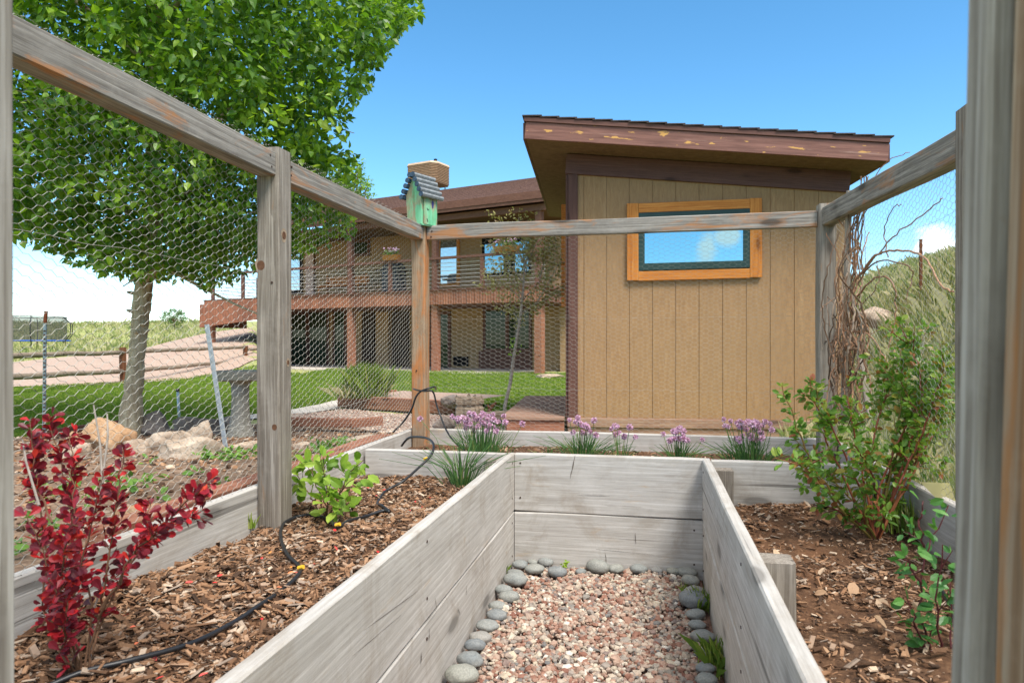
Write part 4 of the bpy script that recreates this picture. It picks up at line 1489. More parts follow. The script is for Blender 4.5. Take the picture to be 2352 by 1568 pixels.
# rooftop cooler
cpt = H(8.2, RY, 7.0)
cool = thing('rooftop_cooler', cpt, 'tan evaporative cooler box on the house roof ridge', 'cooler')
mb = MB()
ring = []
n_ = 8
prof = [(-.70, -.45), (-.55, -.62), (.55, -.62), (.74, -.40), (.74, .40), (.55, .62), (-.55, .62), (-.70, .45)]
lev = [(7.34, .97)] + [(7.36 + .062 * k + (.031 if q else 0), 1.0 if q else .955) for k in range(11) for q in (0, 1)] + [(8.06, .97)]
Vp = []
for z, s in lev:
    Vp += [H(8.2 + x * s, RY + y * s, z) for x, y in prof]
k = len(lev)
mb.add(Vp, [(i * 8 + j, i * 8 + (j + 1) % 8, i * 8 + 8 + (j + 1) % 8, i * 8 + 8 + j) for i in range(k - 1) for j in range(8)], [list(range(8))[::-1]])
mb.build('louvres', M['cooler'], cool, loc=cpt)
mb = MB()
Vp = [H(8.2 + x * 1.02, RY + y * 1.02, 8.061) for x, y in prof] + [H(8.2 + x * .98, RY + y * .98, 8.14) for x, y in prof] + [H(8.2 + x * .3, RY + y * .3, 8.20) for x, y in prof]
mb.add(Vp, [(i * 8 + j, i * 8 + (j + 1) % 8, i * 8 + 8 + (j + 1) % 8, i * 8 + 8 + j) for i in range(2) for j in range(8)], [list(range(8))[::-1], list(range(16, 24))])
mb.build('cap', M['coolertop'], cool, loc=cpt)
mb = MB()
for x in (-.5, .5):
    for y in (-.45, .45):
        mb.tube([H(8.2 + x, RY + y, 6.9), H(8.2 + x, RY + y, 7.36)], .03, 6)
mb.build('stand', M['galv'], cool, loc=cpt)
MB().box((8.50, RY - .05, 8.15), (8.60, RY + .05, 8.36), H).build('vent_cap', M['black'], cool, loc=cpt)

# deck furniture
bx, _ = H.px(735, 640, 1.3)
bench = thing('patio_bench', H(bx + .9, 1.3, DT), 'orange-brown wooden bench on the upper deck', 'bench')
for nm, a_, b_ in (('seat', (bx, 1.1, DT + .42), (bx + 2.2, 1.6, DT + .47)), ('backrest', (bx, 1.62, DT + .55), (bx + 2.2, 1.66, DT + .85))):
    MB().box(a_, b_, H).build(nm, M['bench'], bench, loc=H(bx, 1.3, DT))
for x in (bx + .1, bx + 2.1):
    for y in (1.15, 1.6):
        MB().box((x - .03, y - .03, DT + .001), (x + .03, y + .03, DT + .419 if y < 1.5 else DT + .9), H).build('leg', M['bench'], bench, loc=H(bx, 1.3, DT))
gx0, _ = H.px(880, 640, .6)
gx1, _ = H.px(924, 640, .6)
grill = thing('barbecue_grill', H(gx0 + .5, .6, DT), 'dark barbecue grill standing on the deck behind the railing', 'grill')
MB().box((gx0 + .1, .4, DT + .08), (gx1 - .1, .95, DT + .80), H).build('cabinet', M['grillcover'], grill, loc=H(gx0, .6, DT))
MB().box((gx0 - .15, .4, DT + .801), (gx1 + .15, .95, DT + .85), H).build('side_shelf', M['black'], grill, loc=H(gx0, .6, DT))
mb = MB()
th = np.linspace(0, np.pi, 9)
Vp = []
for x in (gx0 + .12, gx1 - .12):
    Vp += [H(x, .67 + .27 * math.cos(t), DT + .851 + .22 * math.sin(t)) for t in th]
mb.add(Vp, [(i, i + 1, 10 + i, 9 + i) for i in range(8)], [list(range(9))[::-1], list(range(9, 18))])
mb.build('lid', M['grillcover'], grill, loc=H(gx0, .6, DT))
for x in (gx0 + .18, gx1 - .18):
    MB().box((x - .04, .45, DT + .001), (x + .04, .55, DT + .079), H).build('caster', M['black'], grill, loc=H(gx0, .6, DT))


def flowerbox(u0, u1, label):
    xa, _ = H.px(u0, 600, 0)
    xb, _ = H.px(u1, 600, 0)
    p = H((xa + xb) / 2, -.05, DT + 1.09)
    t = thing('flower_box', p, label, 'planter', 'flower boxes on the deck railing')
    mb = MB()
    Vp = [H(x, y, z) for z, g in ((DT + 1.082, 0), (DT + 1.26, .04)) for x, y in ((xa - g, -.08 - g), (xb + g, -.08 - g), (xb + g, .12 + g), (xa - g, .12 + g))]
    mb.add(Vp, [(3, 2, 1, 0), (4, 5, 6, 7), (0, 1, 5, 4), (1, 2, 6, 5), (2, 3, 7, 6), (3, 0, 4, 7)])
    mb.build('box', M['planter'], t, loc=p)
    n = 150
    P = np.array([tuple(H(RNG.uniform(xa, xb), RNG.uniform(-.1, .12), DT + RNG.uniform(1.25, 1.42))) for _ in range(n)])
    V, Fc = scatter(LEAF_SMALL, P, RNG.normal(0, 1, (n, 3)), RNG.normal(0, 1, (n, 3)), RNG.uniform(.06, .1, n))
    npmesh('foliage', V, [Fc], M['weed'], t, loc=p)
    n = 34
    P = np.array([tuple(H(RNG.uniform(xa, xb), RNG.uniform(-.12, .1), DT + RNG.uniform(1.36, 1.50))) for _ in range(n)])
    V, Fc = pebbles(P, RNG.uniform(.025, .04, n), 1)
    npmesh('blossoms', V, [Fc], M['chiveflower'], t, loc=p)


flowerbox(884, 914, 'wicker flower box with purple blooms on the railing above the grill')
flowerbox(1140, 1188, 'wicker flower box on the railing in front of the double window')


# ------------------------------------------------------------------ trees
def limb(mb, p0, p1, r0, r1, n=7, bend=.12, k=7):
    p0, p1 = np.array(p0, float), np.array(p1, float)
    L = np.linalg.norm(p1 - p0)
    o = RNG.normal(0, bend * L * .5, 3)
    t = np.linspace(0, 1, k)[:, None]
    P = p0 + (p1 - p0) * t + o * np.sin(t * np.pi)
    mb.tube(P, r0 + (r1 - r0) * t[:, 0], n)
    return P


def leafcloud(C, n_per, spread, size, D0=None):
    """leaves around shoot centres C"""
    m = len(C) * n_per
    c = np.repeat(C, n_per, 0)
    ax = unit(RNG.normal(0, 1, (len(C), 3)) + np.array([0, 0, .35]))
    ax = np.repeat(ax, n_per, 0)
    t = RNG.uniform(-1, 1, (m, 1))
    P = c + ax * t * spread + RNG.normal(0, spread * .33, (m, 3))
    out = unit(P - c)
    D = unit(out * .8 + RNG.normal(0, .5, (m, 3)) + np.array([0, 0, -.35]))
    Nn = unit(RNG.normal(0, .55, (m, 3)) + np.array([.1, -.25, .8]))
    return P, D, Nn, size * RNG.uniform(.65, 1.25, m)


# the big poplar beyond the fence
tb = G(300, 1012, .20)
tree = thing('poplar_tree', tb, 'large leafy green poplar with pale bark beyond the left fence', 'tree')
d0 = w2cam(tb.x, tb.y)[1]
trk = [(296, 1030), (298, 1005), (302, 940), (308, 880), (314, 820), (320, 760), (324, 715), (330, 660), (338, 610), (350, 540), (356, 440), (350, 300), (346, 100), (350, -150), (352, -420)]
rad = [.115, .104, .090, .078, .069, .068, .076, .072, .068, .078, .068, .056, .045, .034, .02]
mb = MB()
P = np.array([tuple(W(u, v, d0)) for u, v in trk])
Pi = np.array([np.interp(np.linspace(0, len(P) - 1, 70), np.arange(len(P)), P[:, k]) for k in range(3)]).T
Ri = np.interp(np.linspace(0, len(P) - 1, 70), np.arange(len(P)), rad)
Ri = Ri * (1 + .05 * RNG.normal(0, 1, 70))
mb.tube(Pi, Ri, 16)
limbs = [((338, 640), (420, 540), d0 - .5, .055), ((345, 560), (230, 420), d0 + .3, .04), ((350, 500), (560, 380), d0 + .4, .045), ((352, 330), (640, 180), d0 - .4, .045),
         ((352, 230), (720, 60), d0 + .6, .04), ((350, 150), (90, -60), d0 + .5, .04), ((348, 60), (600, -150), d0 - .8, .035), ((350, 350), (330, 200), d0 + 1.6, .04), ((346, 600), (480, 600), d0 + .8, .03), ((420, 540), (540, 440), d0 - .3, .025)]
for (a, b, dd, r) in limbs:
    p1 = W(b[0], b[1], dd)
    Pl = limb(mb, W(a[0], a[1], d0), p1, r, r * .35, 7)
    for q in range(4):
        i = RNG.integers(2, 6)
        limb(mb, Pl[i], Pl[i] + RNG.normal(0, .45, 3) + np.array([0, 0, .2]), r * .3, .004, 5, k=5)
for q in range(8):              # stubs of old branches on the trunk
    i = RNG.integers(22, 36)
    dr = unit(np.append(RNG.normal(0, 1, 2), .3))
    mb.tube([Pi[i], Pi[i] + dr * (Ri[i] + .02), Pi[i] + dr * (Ri[i] + .05)], [.022, .018, .008], 6)
mb.build('trunk', M['bark'], tree, smooth=True, loc=tb)
outline = [(960, 36), (905, 85), (885, 130), (850, 170), (845, 205), (800, 262), (790, 300), (815, 335), (812, 370), (822, 420), (818, 480), (800, 520), (750, 552), (690, 572), (640, 590), (590, 590), (548, 622), (500, 640), (462, 650), (420, 622), (385, 628), (330, 634), (275, 620), (225, 604), (170, 588), (120, 558), (60, 540), (-60, 505), (-320, 420), (-420, 150), (-400, -200), (-250, -520), (50, -760), (350, -830), (620, -700), (800, -420), (900, -160)]
cand = rnd_in(outline, 6600)
ctr = np.array([330, -60])
half = np.array([600, 720])
q = np.sqrt(np.clip(1 - (((cand - ctr) / half) ** 2).sum(1) * .75, .08, 1))
dd = d0 + .1 + RNG.uniform(-1, 1, len(cand)) * 1.75 * q
# keep gaps: drop shoots where a coarse noise is low
keep = np.array([noise.noise(Vector((u / 120, v / 120, dz * 1.1))) for (u, v), dz in zip(cand, dd)]) > -.36
cand, dd = cand[keep], dd[keep]
C = np.array([tuple(W(u, v, z)) for (u, v), z in zip(cand, dd)])
P, D, Nn, S = leafcloud(C, 19, .13, .067)
# nothing of the crown may stray far over the drawn outline
cx, cd = w2cam(P[:, 0], P[:, 1])
uu, vv = U0 + F * cx / cd, V0 - F * (P[:, 2] - EYE) / cd
grow = [(u + (12 if u > 330 else -12), v + (14 if v > 300 else -10)) for u, v in outline]
ok = inpoly(uu, vv, grow)
V, Fc = scatter(LEAF_POPLAR, P[ok], D[ok], Nn[ok], S[ok])
npmesh('crown', V, [Fc], M['leaf_poplar'], tree, loc=tb)


def small_tree(name, base, height, crown_c, crown_r, n, lsize, mat, label, tr=.05, twigm='twig', per=10, tpl=LEAF_SMALL):
    t = thing(name, base, label, 'tree')
    mb = MB()
    b = np.array(base)
    cc = np.array(crown_c)
    limb(mb, b - np.array([0, 0, .1]), cc, tr, tr * .5, 7, .03)
    C = []
    for k in range(n):
        v = unit(RNG.normal(0, 1, 3)) * RNG.uniform(.25, 1) ** .5
        p = cc + v * np.array(crown_r)
        C.append(p)
        if k % 3 == 0:
            limb(mb, b + (cc - b) * RNG.uniform(.55, 1), p, tr * .25, tr * .06, 4, .1, 4)
    mb.build('trunk', M[twigm], t, loc=base)
    P, D, Nn, S = leafcloud(np.array(C), per, min(crown_r) * .16, lsize)
    V, Fc = scatter(tpl, P, D, Nn, S)
    npmesh('crown', V, [Fc], M[mat], t, loc=base)
    return t


bt = W(806, 600, 34)
bt.z = gzf(bt.x, bt.y)
small_tree('bright_tree', bt, 9, W(806, 445, 34), (1.15, 1.15, 1.8), 260, .17, 'leaf_bright', 'bright yellow-green tree rising behind the left end of the house roof', .14)
ft = W(400, 757, 62)
ft.z = gzf(ft.x, ft.y)
small_tree('round_tree', ft, 2, ft + Vector((0, 0, 1.15)), (1.15, 1.1, .75), 130, .16, 'leaf_far', 'small round tree alone on the far grassy rise', .06)
# thin sapling outside the back fence
sb = G(1156, 968, .24)
sap = thing('sapling_tree', sb, 'young thin crabapple sapling with sparse dull leaves outside the back fence', 'tree')
sd = w2cam(sb.x, sb.y)[1]
mb = MB()
sp = [(1156, 975), (1160, 930), (1172, 880), (1180, 820), (1190, 760), (1197, 715), (1202, 660), (1206, 600)]
mb.tube([W(u, v, sd) for u, v in sp], [.021, .020, .019, .018, .017, .016, .011, .006], 8)
C = []
tw = [((1192, 740), (1158, 700)), ((1196, 720), (1250, 690)), ((1200, 690), (1262, 620)), ((1200, 680), (1150, 600)), ((1204, 640), (1240, 540)), ((1204, 620), (1190, 500)), ((1202, 650), (1130, 560)), ((1230, 700), (1285, 600)), ((1240, 640), (1275, 545)), ((1204, 600), (1135, 505)), ((1250, 690), (1290, 660)), ((1200, 690), (1110, 640)), ((1205, 620), (1220, 530)), ((1245, 600), (1260, 560))]
for (a, b) in tw:
    dz = sd + RNG.normal(0, .22)
    Pl = limb(mb, W(a[0], a[1], sd), W(b[0], b[1], dz), .007, .0025, 5, .08, 8)
    for i in range(2, 8):
        for q in range(4):
            C.append(Pl[i] + RNG.normal(0, .06, 3) + np.array([0, 0, .01]))
mb.build('trunk', M['greytwig'], sap, loc=sb)
P, D, Nn, S = leafcloud(np.array(C), 11, .055, .034)
V, Fc = scatter(LEAF_OVAL, P, D, Nn, S)
npmesh('crown', V, [Fc], M['leaf_sapling'], sap, loc=sb)
n = 60
P = np.array([tuple(W(1180 + RNG.normal(0, 6), 790 + RNG.uniform(-12, 24), sd)) for _ in range(n)])
V, Fc = scatter(LEAF_OVAL, P, RNG.normal(0, 1, (n, 3)), RNG.normal(0, 1, (n, 3)), RNG.uniform(.02, .035, n))
npmesh('sucker_leaves', V, [Fc], M['leaf_lime'], sap, loc=sb)


# ------------------------------------------------------------------ shrubs
def shrub(name, base, stems, leafmat, stemmat, label, cat, tpl, lsize, per_m, spread, r0=.006, side=3, stemn=6, start=.15, tipdens=1.6, upright=.4, whorl=0, sl=(.12, .28)):
    """stems: polylines of world points; leaves stand along them"""
    t = thing(name, base, label, cat)
    mb = MB()
    LP, LD = [], []
    for st in stems:
        st = [np.array(p) for p in st]
        A = np.array(st)
        k = len(A)
        tt = np.linspace(0, k - 1, max(8, k * 4))
        Q = np.column_stack([np.interp(tt, np.arange(k), A[:, i]) for i in range(3)])
        Q[1:-1] += RNG.normal(0, .003, Q[1:-1].shape)
        L = np.linalg.norm(np.diff(Q, axis=0), axis=1).sum()
        mb.tube(Q, np.linspace(r0, r0 * .35, len(Q)), stemn)
        lines = [(Q, L, start)]
        for s in range(side):
            i = RNG.integers(int(len(Q) * .3), len(Q) - 1)
            dr = unit(unit(Q[-1] - Q[0]) * .7 + RNG.normal(0, .6, 3))
            l2 = L * RNG.uniform(*sl)
            R = Q[i] + dr * np.linspace(0, l2, 5)[:, None]
            mb.tube(R, np.linspace(r0 * .5, r0 * .2, 5), 4)
            lines.append((R, l2, .1))
        for (R, l, s0) in lines:
            m = max(3, int(l * per_m))
            f = s0 + (1 - s0) * RNG.uniform(0, 1, m) ** (1 / tipdens)
            if whorl:
                nn_ = max(2, l / whorl)
                f = np.clip((np.round(f * nn_) + RNG.normal(0, .13, m)) / nn_, s0 * .8, 1)
            idx = f * (len(R) - 1)
            i0 = np.clip(idx.astype(int), 0, len(R) - 2)
            pt = R[i0] + (R[i0 + 1] - R[i0]) * (idx - i0)[:, None]
            ax = unit(R[i0 + 1] - R[i0])
            o = unit(np.cross(ax, RNG.normal(0, 1, (m, 3))))
            LP.append(pt + o * RNG.uniform(0, spread, (m, 1)))
            LD.append(unit(o + ax * upright + RNG.normal(0, .25, (m, 3))))
    mb.build('stems', M[stemmat], t, loc=base)
    P, D = np.concatenate(LP), np.concatenate(LD)
    Nn = unit(RNG.normal(0, .6, P.shape) + np.array([.1, -.3, .8]))
    V, Fc = scatter(tpl, P, D, Nn, lsize * RNG.uniform(.6, 1.3, len(P)))
    npmesh('leaves', V, [Fc], M[leafmat], t, loc=base)
    return t


def path_uv(pts, d0, d1):
    k = len(pts)
    return [tuple(W(u, v, d0 + (d1 - d0) * i / max(1, k - 1))) for i, (u, v) in enumerate(pts)]


bb = G(195, 1555, .405)
bd = w2cam(bb.x, bb.y)[1]
stems = [path_uv(p, bd, bd + e) for p, e in (
    ([(190, 1560), (150, 1400), (105, 1240), (78, 1100), (68, 965)], .10), ([(195, 1560), (205, 1400), (180, 1220), (140, 1080), (118, 955)], .22), ([(200, 1560), (232, 1380), (262, 1220), (275, 1100), (282, 1030)], .05),
    ([(225, 1420), (300, 1280), (380, 1195), (440, 1140), (478, 1108)], -.10), ([(230, 1400), (320, 1270), (400, 1200), (468, 1170)], .06), 
    ([(185, 1560), (160, 1450), (140, 1340), (150, 1240), (170, 1170)], -.16), ([(210, 1500), (250, 1380), (300, 1290), (340, 1220), (345, 1150)], .12), 
    ([(190, 1560), (170, 1420), (185, 1300), (220, 1180), (235, 1080)], .0), ([(190, 1560), (140, 1500), (160, 1400), (110, 1330)], -.14), ([(150, 1300), (170, 1200), (165, 1100), (160, 1000)], .15), ([(120, 1200), (70, 1080), (100, 1000)], .2), ([(200, 1560), (150, 1480), (95, 1400), (110, 1280), (60, 1180)], -.02))]
bar = shrub('barberry_shrub', bb, stems, 'leaf_barberry', 'twig', 'dark red leaved barberry shrub at the front of the left bed', 'shrub', LEAF_ROUND, .0225, 250, .005, .0026, 4, tipdens=1.15, start=.16, whorl=.024, upright=.6, sl=(.04, .12))
for p in ([(205, 1540), (215, 1400), (250, 1300)], [(236, 1110), (230, 1020), (215, 930)], [(232, 1130), (248, 1000), (246, 950)], [(90, 1160), (60, 1060), (52, 1010)]):
    MB().tube(path_uv(p, bd + .02, bd + .1), [.0026, .0022, .0015], 6).build('dead_stem', M['greytwig'], bar, loc=bb)

gb = G(748, 1200, .405)
gd_ = w2cam(gb.x, gb.y)[1]
stems = [path_uv(p, gd_, gd_ + e) for p, e in (([(748, 1200), (735, 1140), (715, 1080), (690, 1060)], .05), ([(750, 1200), (750, 1120), (742, 1050)], -.08), ([(752, 1200), (775, 1140), (800, 1085), (835, 1055)], .05), ([(748, 1200), (770, 1150), (790, 1120), (828, 1085)], -.10), ([(745, 1200), (720, 1150), (700, 1120), (672, 1075)], .15), ([(750, 1200), (790, 1160), (805, 1100)], .1), ([(750, 1200), (745, 1160), (760, 1110)], -.16))]
shrub('young_shrub', gb, stems, 'leaf_lime', 'twig', 'young lime green leafy shrub in the left bed beside the wooden post', 'shrub', LEAF_OVAL, .050, 60, .03, .0035, 2, tipdens=1.4, start=.28)

rb = G(2010, 1236, .352)
rd = w2cam(rb.x, rb.y)[1]
stems = [path_uv(p, rd, rd + e) for p, e in (
    ([(2000, 1236), (1930, 1160), (1860, 1060), (1830, 980), (1796, 885)], .05), ([(2005, 1236), (1950, 1120), (1900, 1020), (1880, 930), (1840, 900)], .2), ([(2010, 1236), (1990, 1120), (1960, 1000), (1945, 910)], .1), ([(2015, 1236), (2020, 1120), (2060, 1020), (2110, 920), (2150, 830)], .15),
    ([(2018, 1236), (2050, 1140), (2110, 1020), (2140, 930), (2165, 860)], -.05), ([(2018, 1236), (2060, 1100), (2080, 960), (2070, 860), (2095, 800)], .3), ([(2012, 1236), (2000, 1100), (2010, 980), (2040, 890), (2030, 830)], .35), ([(2000, 1236), (1940, 1180), (1880, 1100), (1830, 1060)], -.15),
    ([(2005, 1236), (1970, 1160), (1920, 1110), (1870, 1080)], .15), ([(2015, 1236), (2035, 1180), (2000, 1080), (1960, 1020)], -.2), ([(2010, 1236), (1980, 1180), (1990, 1100), (2020, 1040)], -.1), ([(2018, 1236), (2080, 1120), (2140, 1000), (2175, 930)], .1), ([(2000, 1236), (1960, 1190), (1930, 1180), (1890, 1150)], -.05), ([(2015, 1236), (2040, 1090), (2100, 960), (2130, 880)], .25), ([(2018, 1236), (2070, 1080), (2120, 940), (2110, 840), (2085, 785)], .12), ([(2018, 1236), (2080, 1100), (2150, 960), (2170, 870), (2168, 810)], .02), ([(2016, 1236), (2050, 1060), (2070, 920), (2050, 860)], .2), ([(2008, 1236), (1965, 1100), (1910, 980), (1900, 960)], .0))]
shrub('rose_bush', rb, stems, 'leaf_rose', 'redcane', 'large rose bush with reddish canes in the right bed', 'rose bush', LEAF_OVAL, .030, 150, .022, .0055, 6, tipdens=1.6, start=.2, sl=(.08, .22))
fb = Vector((.62, 1.15, z_right(.62, 1.15)))
fd = 1.62
stems = [path_uv(p, fd, fd + e) for p, e in (([(2150, 1600), (2135, 1500), (2112, 1380), (2125, 1280), (2178, 1160)], .05), ([(2150, 1600), (2160, 1480), (2150, 1380), (2165, 1250)], -.05), ([(2130, 1500), (2100, 1420), (2080, 1370)], .0), ([(2115, 1340), (2085, 1290), (2070, 1275)], .0), ([(2150, 1600), (2175, 1520), (2190, 1420), (2180, 1320)], .08), ([(2125, 1280), (2110, 1200), (2120, 1150)], .0))]
shrub('rose_shoot', tuple(W(2150, 1600, fd)), stems, 'leaf_rosedark', 'darkcane', 'young rose shoots with dark canes beside the near right gate post', 'rose bush', LEAF_OVAL, .030, 74, .02, .0035, 2, tipdens=1.0, start=.1)
# grass at the foot of the rose
def clump(P0, n, h, w, lean, rad, mat, name, label, cat, group=None):
    P = np.column_stack([P0[0] + RNG.normal(0, rad, n), P0[1] + RNG.normal(0, rad, n), np.full(n, P0[2])])
    V, Fc = blades(P, RNG.uniform(.55, 1.1, n) * h, w, lean)
    return tag(npmesh(name, V, [Fc], M[mat], loc=tuple(P0)), label, cat, group)


clump(G(2075, 1215, .36), 110, .17, .006, .35, .06, 'grass', 'grass_tuft', 'green grass tuft growing under the rose bush', 'grass tuft')
clump(G(2110, 1225, .36), 70, .12, .004, .6, .03, 'drygrass', 'grass_tuft', 'dry straw grass tuft right of the rose bush foot', 'grass tuft')
clump(G(1612, 1400, .0), 110, .10, .004, .35, .022, 'grass', 'grass_tuft', 'green grass tuft growing by the right path plank near the far corner', 'grass tuft')
clump(G(1660, 1540, .0), 150, .12, .004, .4, .028, 'grass', 'grass_tuft', 'grass tuft by the right path plank nearest the viewer', 'grass tuft')
clump(G(1158, 1322, .0), 34, .07, .005, .4, .010, 'grass', 'grass_tuft', 'small grass sprig by the left path plank', 'grass tuft')
clump(G(1570, 1365, .0), 20, .06, .003, .5, .006, 'grass', 'grass_tuft', 'thin grass sprig in the middle of the path gravel', 'grass tuft')
clump(G(578, 1212, .41), 16, .06, .008, .3, .007, 'grass', 'grass_tuft', 'small grass sprig at the foot of the left fence post', 'grass tuft')
og = G(843, 912, .28)
clump(og, 900, .52, .007, .28, .12, 'grass', 'ornamental_grass', 'tall ornamental grass clump in the timber edged planter', 'ornamental grass')
clump(og + Vector((-.15, -.1, 0)), 200, .3, .006, .6, .12, 'drygrass', 'grass_tuft', 'dry straw at the foot of the ornamental grass', 'grass tuft')


# chives
def chives(p, n, h, rad, nf, label, lean=.35, fh=1.0):
    t = thing('chive_plant', p, label, 'chive plant', 'chive clumps in the raised bed')
    P = np.column_stack([p[0] + RNG.normal(0, rad * .45, n), p[1] + RNG.normal(0, rad * .35, n), np.full(n, p[2] - .01)])
    mb = MB()
    tips = []
    for i in range(n):
        hh = h * RNG.uniform(.55, 1.0)
        dr = np.array([(P[i, 0] - p[0]) * 2.2 / max(rad, .01), (P[i, 1] - p[1]) * 1.5 / max(rad, .01), 0]) * .45 + np.append(RNG.normal(0, .18, 2), 0)
        t1 = P[i] + np.array([0, 0, hh * .5]) + dr * hh * lean * .5
        t2 = P[i] + np.array([0, 0, hh * (.95 - .2 * np.linalg.norm(dr))]) + dr * hh * lean * 1.7
        mb.tube([P[i], t1, t2], [.0022, .0019, .0008], 4, cap=False)
    mb.build('blades', M['chive'], t, loc=tuple(p))
    mb = MB()
    for i in range(nf):
        q = np.array([p[0] + RNG.normal(0, rad * .4), p[1] + RNG.normal(0, rad * .3), p[2]])
        dr = np.array([(q[0] - p[0]) / rad, (q[1] - p[1]) / rad, 0]) * .8 + np.append(RNG.normal(0, .15, 2), 0)
        hh = h * fh * RNG.uniform(.62, 1.08)
        tip = q + np.array([0, 0, hh]) + dr * hh * .42
        mb.tube([q, q + np.array([0, 0, hh * .5]) + dr * hh * .13, tip], [.0018, .0016, .0014], 4, cap=False)
        tips.append(tip)
    if nf:
        mb.build('stalks', M['chive'], t, loc=tuple(p))
    for tip in tips:
        m = 80
        v = unit(RNG.normal(0, 1, (m, 3)) + np.array([0, 0, .25]))
        r = RNG.uniform(.012, .018)
        V, Fc = scatter(LEAF_SMALL, tip + v * r * .25, v, RNG.normal(0, 1, (m, 3)), RNG.uniform(.75, 1.05, m) * r)
        npmesh('flower_head', V, [Fc], M['chiveflower'], t, loc=tuple(tip))
    return t


ZBK = .46


def onback(u, y, z=ZBK):
    """point on the bed at row y seen in column u"""
    a = (u - U0) / F
    x = y * (a * CY - SY) / (CY + a * SY)
    return Vector((x, y, z))


chives(onback(1108, 3.62), 150, .20, .13, 46, 'large chive clump with many purple flowers right of the corner post', fh=1.15)
chives(onback(1340, 3.66), 120, .19, .10, 14, 'chive clump with a few tall purple flowers left of the window', .6, fh=1.15)
chives(onback(1425, 3.62), 26, .15, .05, 8, 'sparse thin chive clump with a few faded flowers', fh=1.35)
chives(onback(1560, 3.62), 70, .16, .06, 18, 'small purple flowering chive clump under the window centre', .5, fh=1.2)
chives(onback(1722, 3.60), 140, .19, .11, 40, 'large purple flowering chive clump beside the rose bush', .5, fh=1.2)
chives(onback(1255, 3.66), 20, .11, .03, 0, 'thin flowerless chive sprig in the back bed')
chives(onback(1060, 3.16, .41), 75, .26, .06, 0, 'flowerless dark green chive clump in the left bed corner', .75)

# ------------------------------------------------------------------ vine on the right fence
vb = W(1945, 960, 3.55)
vine = thing('dead_vine', (vb.x, vb.y, .36), 'tangled dry brown climbing vine on the back right fence corner', 'vine')
mb = MB()


def curve_uv(pts, r, jit=.012, n=6):
    P = np.array([tuple(W(u, v, d)) for u, v, d in pts])
    k = len(P)
    # Catmull-Rom through the points
    out = []
    for i in range(k - 1):
        p0, p1, p2, p3 = P[max(i - 1, 0)], P[i], P[i + 1], P[min(i + 2, k - 1)]
        for t in np.linspace(0, 1, 7)[:-1]:
            out.append(.5 * ((2 * p1) + (-p0 + p2) * t + (2 * p0 - 5 * p1 + 4 * p2 - p3) * t * t + (-p0 + 3 * p1 - 3 * p2 + p3) * t ** 3))
    out.append(P[-1])
    out = np.array(out)
    out[1:-1] += RNG.normal(0, jit * .25, out[1:-1].shape)
    mb.tube(out, np.linspace(r, r * .55, len(out)), n)


arcs = [([(1935, 720, 3.5), (1960, 650, 3.4), (2010, 590, 3.1), (2060, 575, 2.9), (2120, 590, 2.7), (2160, 650, 2.5), (2190, 670, 2.4)], .006),
        ([(1950, 690, 3.5), (2000, 600, 3.2), (2060, 540, 2.9), (2130, 485, 2.7), (2165, 455, 2.6)], .004), ([(2040, 590, 3.0), (2030, 540, 3.1), (2050, 480, 3.0), (2070, 470, 2.9)], .003),
        ([(1955, 700, 3.4), (2010, 640, 3.2), (2050, 650, 3.0), (2058, 720, 3.0), (2040, 800, 3.0)], .005), ([(1970, 640, 3.3), (2020, 600, 3.1), (2085, 610, 2.9), (2095, 640, 2.9), (2080, 690, 2.9)], .004),
        ([(1960, 760, 3.4), (2000, 770, 3.2), (2030, 820, 3.1), (2075, 870, 2.9)], .004), ([(2050, 800, 3.0), (2070, 870, 2.9), (2110, 930, 2.8)], .003), ([(1990, 430, 3.3), (2040, 370, 3.0), (2090, 350, 2.8)], .0025), ([(1965, 520, 3.4), (2000, 440, 3.2), (2050, 420, 3.0)], .003)]
for p, r in arcs:
    curve_uv(p, r)
for k in range(46):
    u0 = 1945 + RNG.normal(0, 18)
    d = 3.45 + RNG.normal(0, .10)
    pts = []
    v = RNG.uniform(800, 980)
    vt = RNG.uniform(470, 800)
    m = 6
    amp = RNG.uniform(6, 26)
    phs = RNG.uniform(0, 6)
    for i in range(m):
        f = i / (m - 1)
        pts.append((u0 + amp * math.sin(phs + f * 5) + RNG.normal(0, 5) + 14 * f * RNG.normal(.6, 1), v + (vt - v) * f, d + RNG.normal(0, .04) - .05 * f))
    curve_uv(pts, RNG.uniform(.0022, .006))
for k in range(7):
    u0 = 1985 + RNG.normal(0, 10)
    curve_uv([(u0 - 20, 620, 3.4), (u0 - 25 + RNG.normal(0, 5), 540, 3.38), (u0 - 5, 470, 3.3), (u0 + RNG.normal(5, 10), 405, 3.25)], RNG.uniform(.003, .005))
for k in range(16):
    u0, v0 = 1930 + RNG.normal(0, 12), RNG.uniform(640, 900)
    sgn = -1 if RNG.uniform() < .55 else 1
    curve_uv([(u0, v0, 3.45), (u0 + sgn * RNG.uniform(10, 40), v0 + RNG.uniform(-60, 40), 3.42), (u0 + sgn * RNG.uniform(5, 45), v0 + RNG.uniform(20, 120), 3.4)], RNG.uniform(.0015, .003))
mb.build('stems', M['vine'], vine, loc=(vb.x, vb.y, .36))
beam('garden_stake', W(1937, 965, 3.44), W(1951, 438, 3.40), .026, .026, M['stick'], None, up=(0, 1, 0), warp=.006)
tag(bpy.data.objects['garden_stake'], 'grey wooden stake upright among the dead vine', 'stake')
o = beam('garden_stake', W(1998, 960, 3.20), W(1975, 820, 3.34), .022, .022, M['stick'], None, up=(0, 1, 0), warp=.006)
tag(o, 'short grey leaning stick at the foot of the dead vine', 'stake')


